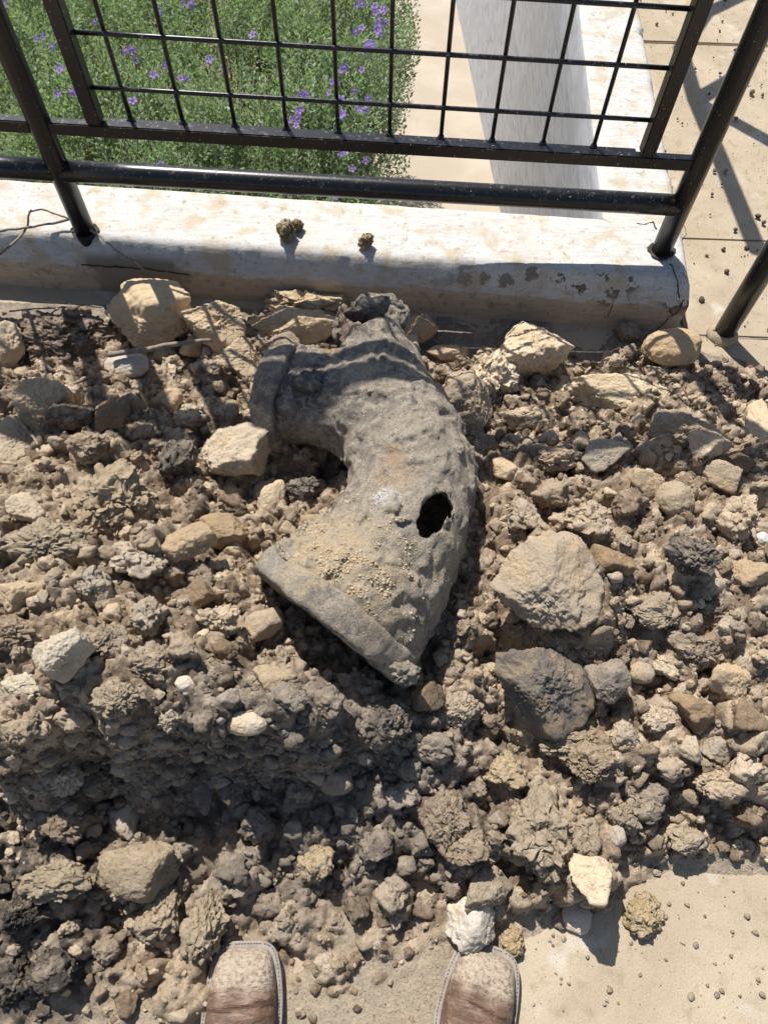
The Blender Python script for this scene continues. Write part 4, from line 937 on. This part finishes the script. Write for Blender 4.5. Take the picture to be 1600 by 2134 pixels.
def build_boot(loc, rz, mirror, label):
    root = empty('boot', loc, label=label, cat='boot'); root.rotation_euler = (0, 0, rz); mx = -1 if mirror else 1
    def prism(name, off, z0, z1, mat, bev=.0015):
        P = outline(off); n = len(P); z = [z0, z0 + bev, z1 - bev, z1]; ins = [bev, 0, 0, bev]
        V = np.vstack([np.c_[outline(off - i), np.full(n, zz)] for i, zz in zip(ins, z)]); V[:, 0] *= mx
        V[:, 2] += np.interp(-V[:, 1], [0, .06], [.006, 0])
        F = [[k * n + i, k * n + (i + 1) % n, (k + 1) * n + (i + 1) % n, (k + 1) * n + i] for k in range(3) for i in range(n)]
        F = np.array(F); c0 = len(V); V = np.vstack([V, [V[:n].mean(0)], [V[-n:].mean(0)]])
        tri = np.vstack([F[:, [0, 1, 2]], F[:, [0, 2, 3]], [[c0, (i + 1) % n, i] for i in range(n)], [[c0 + 1, 3 * n + i, 3 * n + (i + 1) % n] for i in range(n)]])
        if mirror: tri = tri[:, ::-1]
        return obj(name, mesh_np(name, V, tri, smooth=False), mat, root)
    prism('sole', .006, .002, .0075, M_WELT); welt = prism('welt', .0075, .008, .0135, M_WELT)
    # upper: cross sections toe -> instep -> shaft
    ys = np.linspace(0, 1, 60) ** 1.25 * -.298 - .0015; P = outline(-.0015); secs = []
    m2 = len(P) // 2; na = 33; a = np.linspace(0, np.pi, na)
    for y in ys:
        xl = np.interp(-y, -P[:m2][::-1, 1], P[:m2][::-1, 0]); xr = np.interp(-y, -P[m2:, 1], P[m2:, 0])
        top = np.interp(-y, [0, .004, .012, .03, .06, .09, .12, .16, .20, .24, .30], [.004, .014, .026, .036, .043, .049, .062, .10, .14, .15, .12])
        cx_, w = (xl + xr) / 2, (xr - xl) / 2; e = np.interp(-y, [0, .1, .2], [.62, .72, .8])
        x = cx_ + w * np.sign(np.cos(a)) * np.abs(np.cos(a)) ** e; z = .0138 + top * np.abs(np.sin(a)) ** e
        secs.append(np.c_[-x[::-1] if False else x, np.full(na, y), z])
    V = np.vstack(secs); cr = np.exp(-((V[:, 1] + .078) / .018) ** 2)
    V[:, 2] += (-.0055 * np.sin(V[:, 1] * 300 + V[:, 0] * 25 + 3 * fbm(V * 12)) * cr + .0022 * fbm(V * 40, 2)) * sstep(.016, .035, V[:, 2])
    V[:, 2] += .002 * np.sin(V[:, 1] * 700 + V[:, 0] * 30) * np.exp(-((V[:, 1] + .095) / .018) ** 2) * sstep(.03, .05, V[:, 2])
    V[:, 0] *= mx; i = (np.arange(59)[:, None] * na + np.arange(na - 1)[None]).ravel()
    F = np.stack([i, i + 1, i + na + 1, i + na], 1); F = F if mirror else F[:, ::-1]
    obj('upper', mesh_np('upper', V, F), M_LEATH, root)
    # stitches on the welt
    Q = outline(.0035, 260); VV, FF = [], []; sel = [k for k in range(0, len(Q), 1) if Q[k, 1] > -.22]
    acc = 0
    for k in sel[:-1]:
        d = Q[k + 1] - Q[k] if k + 1 < len(Q) else Q[k] - Q[k - 1]; L = np.linalg.norm(d)
        if L < 1e-6: continue
        acc += L
        if acc < .0042: continue
        acc = 0; d /= L; c = np.array([Q[k, 0] * mx, Q[k, 1], .0140 + np.interp(-Q[k, 1], [0, .06], [.006, 0])]); d3 = np.array([d[0] * mx, d[1], 0])
        v, f_ = tube_np([c - d3 * .0014, c, c + d3 * .0014], [.0005, .0008, .0005], 6); FF.append(f_ + sum(len(q) for q in VV)); VV.append(v)
    obj('stitching', mesh_np('stitching', np.vstack(VV), np.vstack(FF)), M_THREAD, welt, kind='stuff')
    # heel and shaft, behind the photograph's lower edge
    me = box_mesh('heel', (-.036, -.305, -.018), (.036, -.235, .0015), .004); obj('heel', me, M_WELT, root)
    ang = np.linspace(0, 2 * np.pi, 33)[:-1]; zs = np.linspace(.09, .33, 12)
    V = np.vstack([np.c_[.052 * np.cos(ang) * (1 + .3 * (z - .09)), -.232 + .066 * np.sin(ang) * (1 + .2 * (z - .09)), np.full(32, z) + .012 * np.cos(2 * ang) * (z > .32)] for z in zs])
    F = np.array([[k * 32 + i, k * 32 + (i + 1) % 32, (k + 1) * 32 + (i + 1) % 32, (k + 1) * 32 + i] for k in range(11) for i in range(32)])
    me = mesh_np('shaft', V, F); o = obj('shaft', me, M_LEATH, root); sm = o.modifiers.new('thickness', 'SOLIDIFY'); sm.thickness = .004
    return root
pl = un((512, 1973), .02); pr = un((1018, 1981), .02)
build_boot((pl[0] + .002, pl[1], .012), math.radians(3), True, 'worn brown leather boot with broad dusty toe, square to the heap')
build_boot((pr[0] + .002, pr[1], .006), math.radians(-17), False, 'worn brown leather boot turned outward behind the whitish grey stone')

# ------------------------------------------------------------------ shrubs
def shrub_top(x, y): return .10 + .10 * fbm(np.stack([x * 2.6, y * 2.6, x * 0 + 3], -1), 2) + .13 * fbm(np.stack([x * 8, y * 8, x * 0 + 7], -1), 2) + .10 * sstep(1.7, 2.3, y)
def flower_mesh():
    VV, FF, n = [], [], 0
    v, f_ = tube_np([(0, 0, 0), (0, 0, .006), (0, 0, .011)], [.0014, .0026, .0042], 8, False); VV.append(v); FF.append(f_); n += len(v)
    for k in range(5):
        a = k * 2 * math.pi / 5; c, s = math.cos(a), math.sin(a)
        pts = [(.0035, -.0018, .0105), (.0035, .0018, .0105), (.0085, .0042, .0135), (.0085, -.0042, .0135), (.0128, .0022, .0125), (.0128, -.0022, .0125)]
        v = np.array([(x * c - y * s, x * s + y * c, z) for x, y, z in pts]); VV.append(v)
        FF.append(np.array([[0, 1, 2], [0, 2, 3], [3, 2, 4], [3, 4, 5]]) + n); n += 6
    me = mesh_np('flower', np.vstack(VV), np.vstack(FF)); me.materials.append(M_PETAL); return me
FLOWER = flower_mesh()
SHR = [(-1.28, 2.15, .42, .60, 'grey green shrub with few purple flowers behind the railing bay with the forked twig'),
       (-.80, 1.96, .40, .42, 'bushy grey green shrub rising behind the railing post with the twig'),
       (-.34, 1.92, .40, .40, 'grey green shrub with scattered purple flowers crowding the wall back'),
       (-.16, 2.42, .33, .48, 'shrub thick with purple flowers leaning over the concrete path'),
       (-.66, 2.66, .42, .48, 'grey green shrub behind the others, middle of the bed'),
       (-1.25, 2.95, .50, .55, 'grey green shrub at the back beside the middle shrub'),
       (-.30, 3.15, .42, .45, 'rear grey green shrub bordering the concrete path')]
shrubs = []
for si, (sx, sy, rx, ry, lab) in enumerate(SHR):
    gz = float(path_z(sx, sy)) + .03; root = empty('flowering_shrub', (sx, sy, gz), label=lab, cat='shrub', group='shrubs in the planting bed')
    shrubs.append((root, sx, sy, rx, ry))
    r = np.random.default_rng(40 + si); ns = int(820 * rx * ry / .16)
    def put(name, me, mat, **k):
        o = obj(name, me, mat, root, **k); o.location = -root.location; return o
    # woody stems
    VV, FF, n = [], [], 0
    for k in range(46):
        a = r.uniform(0, 6.28); q = math.sqrt(r.random()); ex, ey = sx + rx * q * .95 * math.cos(a), sy + ry * q * .95 * math.sin(a); ex = min(ex, -.06); ez = float(shrub_top(np.array(ex), np.array(ey))) - .16
        P = catmull(np.array([[sx + r.uniform(-.04, .04), sy + r.uniform(-.04, .04), gz - .02], [sx + (ex - sx) * .35, sy + (ey - sy) * .35, gz + (ez - gz) * .4], [ex, ey, ez]]), 9)
        v, f_ = tube_np(P, np.linspace(.008, .0025, 9), 6); VV.append(v); FF.append(f_ + n); n += len(v)
    put('stem', mesh_np('stem', np.vstack(VV), np.vstack(FF)), M_STEM)
    # leafy shoots
    a = r.uniform(0, 6.28, ns); q = np.sqrt(r.random(ns)) * (1 + .10 * np.sin(3 * a + si)); ox, oy = np.cos(a) * q, np.sin(a) * q
    px, py = sx + rx * ox, sy + ry * oy
    ok = (py > wall_y(px) + WT + .015) & (py < 3.6) & (px < .02 + .05 * np.sin(py * 9 + si)); px, py, q, a = px[ok], py[ok], q[ok], a[ok]; ns = len(px)
    lean = np.c_[np.cos(a) * q * .55 + r.normal(0, .2, ns), np.sin(a) * q * .45 + r.normal(0, .2, ns), np.ones(ns)]; lean[:, 1] = np.maximum(lean[:, 1], -.55 if True else 0)
    lean /= np.linalg.norm(lean, axis=1)[:, None]
    drop = sstep(.72, 1.0, q) * .22 + r.uniform(0, .11, ns) + (r.random(ns) < .35) * r.uniform(.06, .34, ns)
    L = r.uniform(.13, .24, ns); tip = np.c_[px, py, shrub_top(px, py) - drop]; base = tip - lean * L[:, None]
    nl = 26; t = (np.arange(nl) + .5) / nl; t = t[None] * .9 + r.uniform(0, .1, (ns, nl))
    C = base[:, None] + lean[:, None] * (L[:, None] * t)[..., None]
    C[..., 0] += (.02 * np.sin(t * 3 + a[:, None]) * t); 
    phi = np.arange(nl)[None] * 2.4 + r.uniform(0, 6.28, (ns, 1)); up = .55 + .9 * t ** 2
    ref = np.cross(lean, [0.3, 1, 0.1]); ref /= np.linalg.norm(ref, axis=1)[:, None]; ref2 = np.cross(lean, ref)
    D = ref[:, None] * np.cos(phi)[..., None] + ref2[:, None] * np.sin(phi)[..., None] + lean[:, None] * up[..., None]; D /= np.linalg.norm(D, axis=-1)[..., None]
    C, D, t2 = C.reshape(-1, 3), D.reshape(-1, 3), t.reshape(-1); m = len(C)
    W = np.cross(D, r.normal(size=(m, 3)) + np.repeat(lean, nl, 0)); W /= np.linalg.norm(W, axis=1)[:, None] + 1e-9
    ll = (r.uniform(.013, .023, m) * (1.1 - .3 * t2))[:, None]; ww = ll * r.uniform(.18, .29, m)[:, None]; C = C + D * .0015
    fold = np.cross(D, W) * ww * .35
    V = np.stack([C, C + D * ll * .6 + W * ww + fold, C + D * ll, C + D * ll * .6 - W * ww + fold], 1).reshape(-1, 3)
    i = np.arange(m) * 4; F = np.vstack([np.stack([i, i + 1, i + 2], 1), np.stack([i, i + 2, i + 3], 1)])
    hue = r.random((m, 1)); young = np.clip(t2 - .6, 0, 1)[:, None] * 1.6
    shoot = np.repeat(r.normal(0, .12, (ns, 1)), nl, 0)
    colr = (np.array([.27, .345, .195]) * (1 - hue) + np.array([.43, .48, .35]) * hue) * (1 + shoot); colr = colr * (1 - young * .5) + np.array([.38, .46, .21]) * young * .5
    put('foliage', mesh_np('foliage', V, F, smooth=False, col=np.repeat(np.clip(colr, .02, .5), 4, 0)), M_LEAF, kind='stuff')
    # thin green shoots
    sub = r.choice(ns, min(ns, 420), replace=False); b0, b1 = base[sub], tip[sub]; w = ref[sub] * .0011; w2 = ref2[sub] * .0011
    V = np.stack([b0 - w, b0 + w, b1, b0 - w2, b0 + w2], 1).reshape(-1, 3); i = np.arange(len(sub)) * 5
    put('shoot', mesh_np('shoot', V, np.vstack([np.stack([i, i + 1, i + 2], 1), np.stack([i + 3, i + 4, i + 2], 1)])), M_STEM, kind='stuff')
FP = [(50, 40), (155, 55), (60, 95), (98, 215), (228, 235), (200, 160), (315, 175), (365, 30), (410, 50), (670, 35), (640, 190), (648, 255), (610, 305), (710, 190), (830, 270), (872, 275), (670, 330), (530, 415), (435, 445), (285, 412), (260, 438), (780, 455), (990, 430), (515, 575), (530, 530), (590, 530), (1175, 385), (1205, 390), (1180, 435), (1140, 475), (1165, 490), (1330, 360), (1300, 370), (1320, 385), (1395, 345), (1420, 290), (1400, 370), (1470, 330), (1485, 350), (1435, 160), (1485, 75), (1460, 40), (1400, 20), (1360, 290), (1340, 445), (1325, 490), (1410, 480), (1440, 500), (1435, 380), (1400, 230), (1170, 590), (1245, 620), (1365, 590), (1380, 640), (1340, 635), (1300, 770), (980, 155), (1000, 150), (790, 80), (735, 55), (910, 25), (460, 10), (630, 45), (500, 85), (215, 315), (270, 320), (540, 245), (545, 285), (465, 270), (515, 270), (720, 370), (980, 370), (1500, 320), (1500, 45), (1425, 270), (1310, 350), (1445, 150), (1350, 380), (1490, 95), (1475, 60)]
for fi, (fx, fy) in enumerate(FP):
    if fx < 1050 and fi % 5 in (1, 3): continue
    z = .15
    for _ in range(5):
        P = un((fx * .53125, fy * .53125), z); z = float(shrub_top(np.array(P[0]), np.array(P[1]))) + .01
    root = min(shrubs, key=lambda s: math.hypot((P[0] - s[1]) / s[3], (P[1] - s[2]) / s[4]))[0]
    for k in range(1 if random.random() < .6 else 2):
        o = obj('flower', FLOWER, None, root); d = Vector((random.uniform(-.6, .6), -random.uniform(.2, 1.0), random.uniform(.2, .9))).normalized()
        o.location = Vector((P[0] + k * .014, P[1] + k * .01, z)) - root.location; o.rotation_euler = d.to_track_quat('Z', 'Y').to_euler()
        sc = random.uniform(.75, 1.1); o.scale = (sc, sc, sc * 1.1)
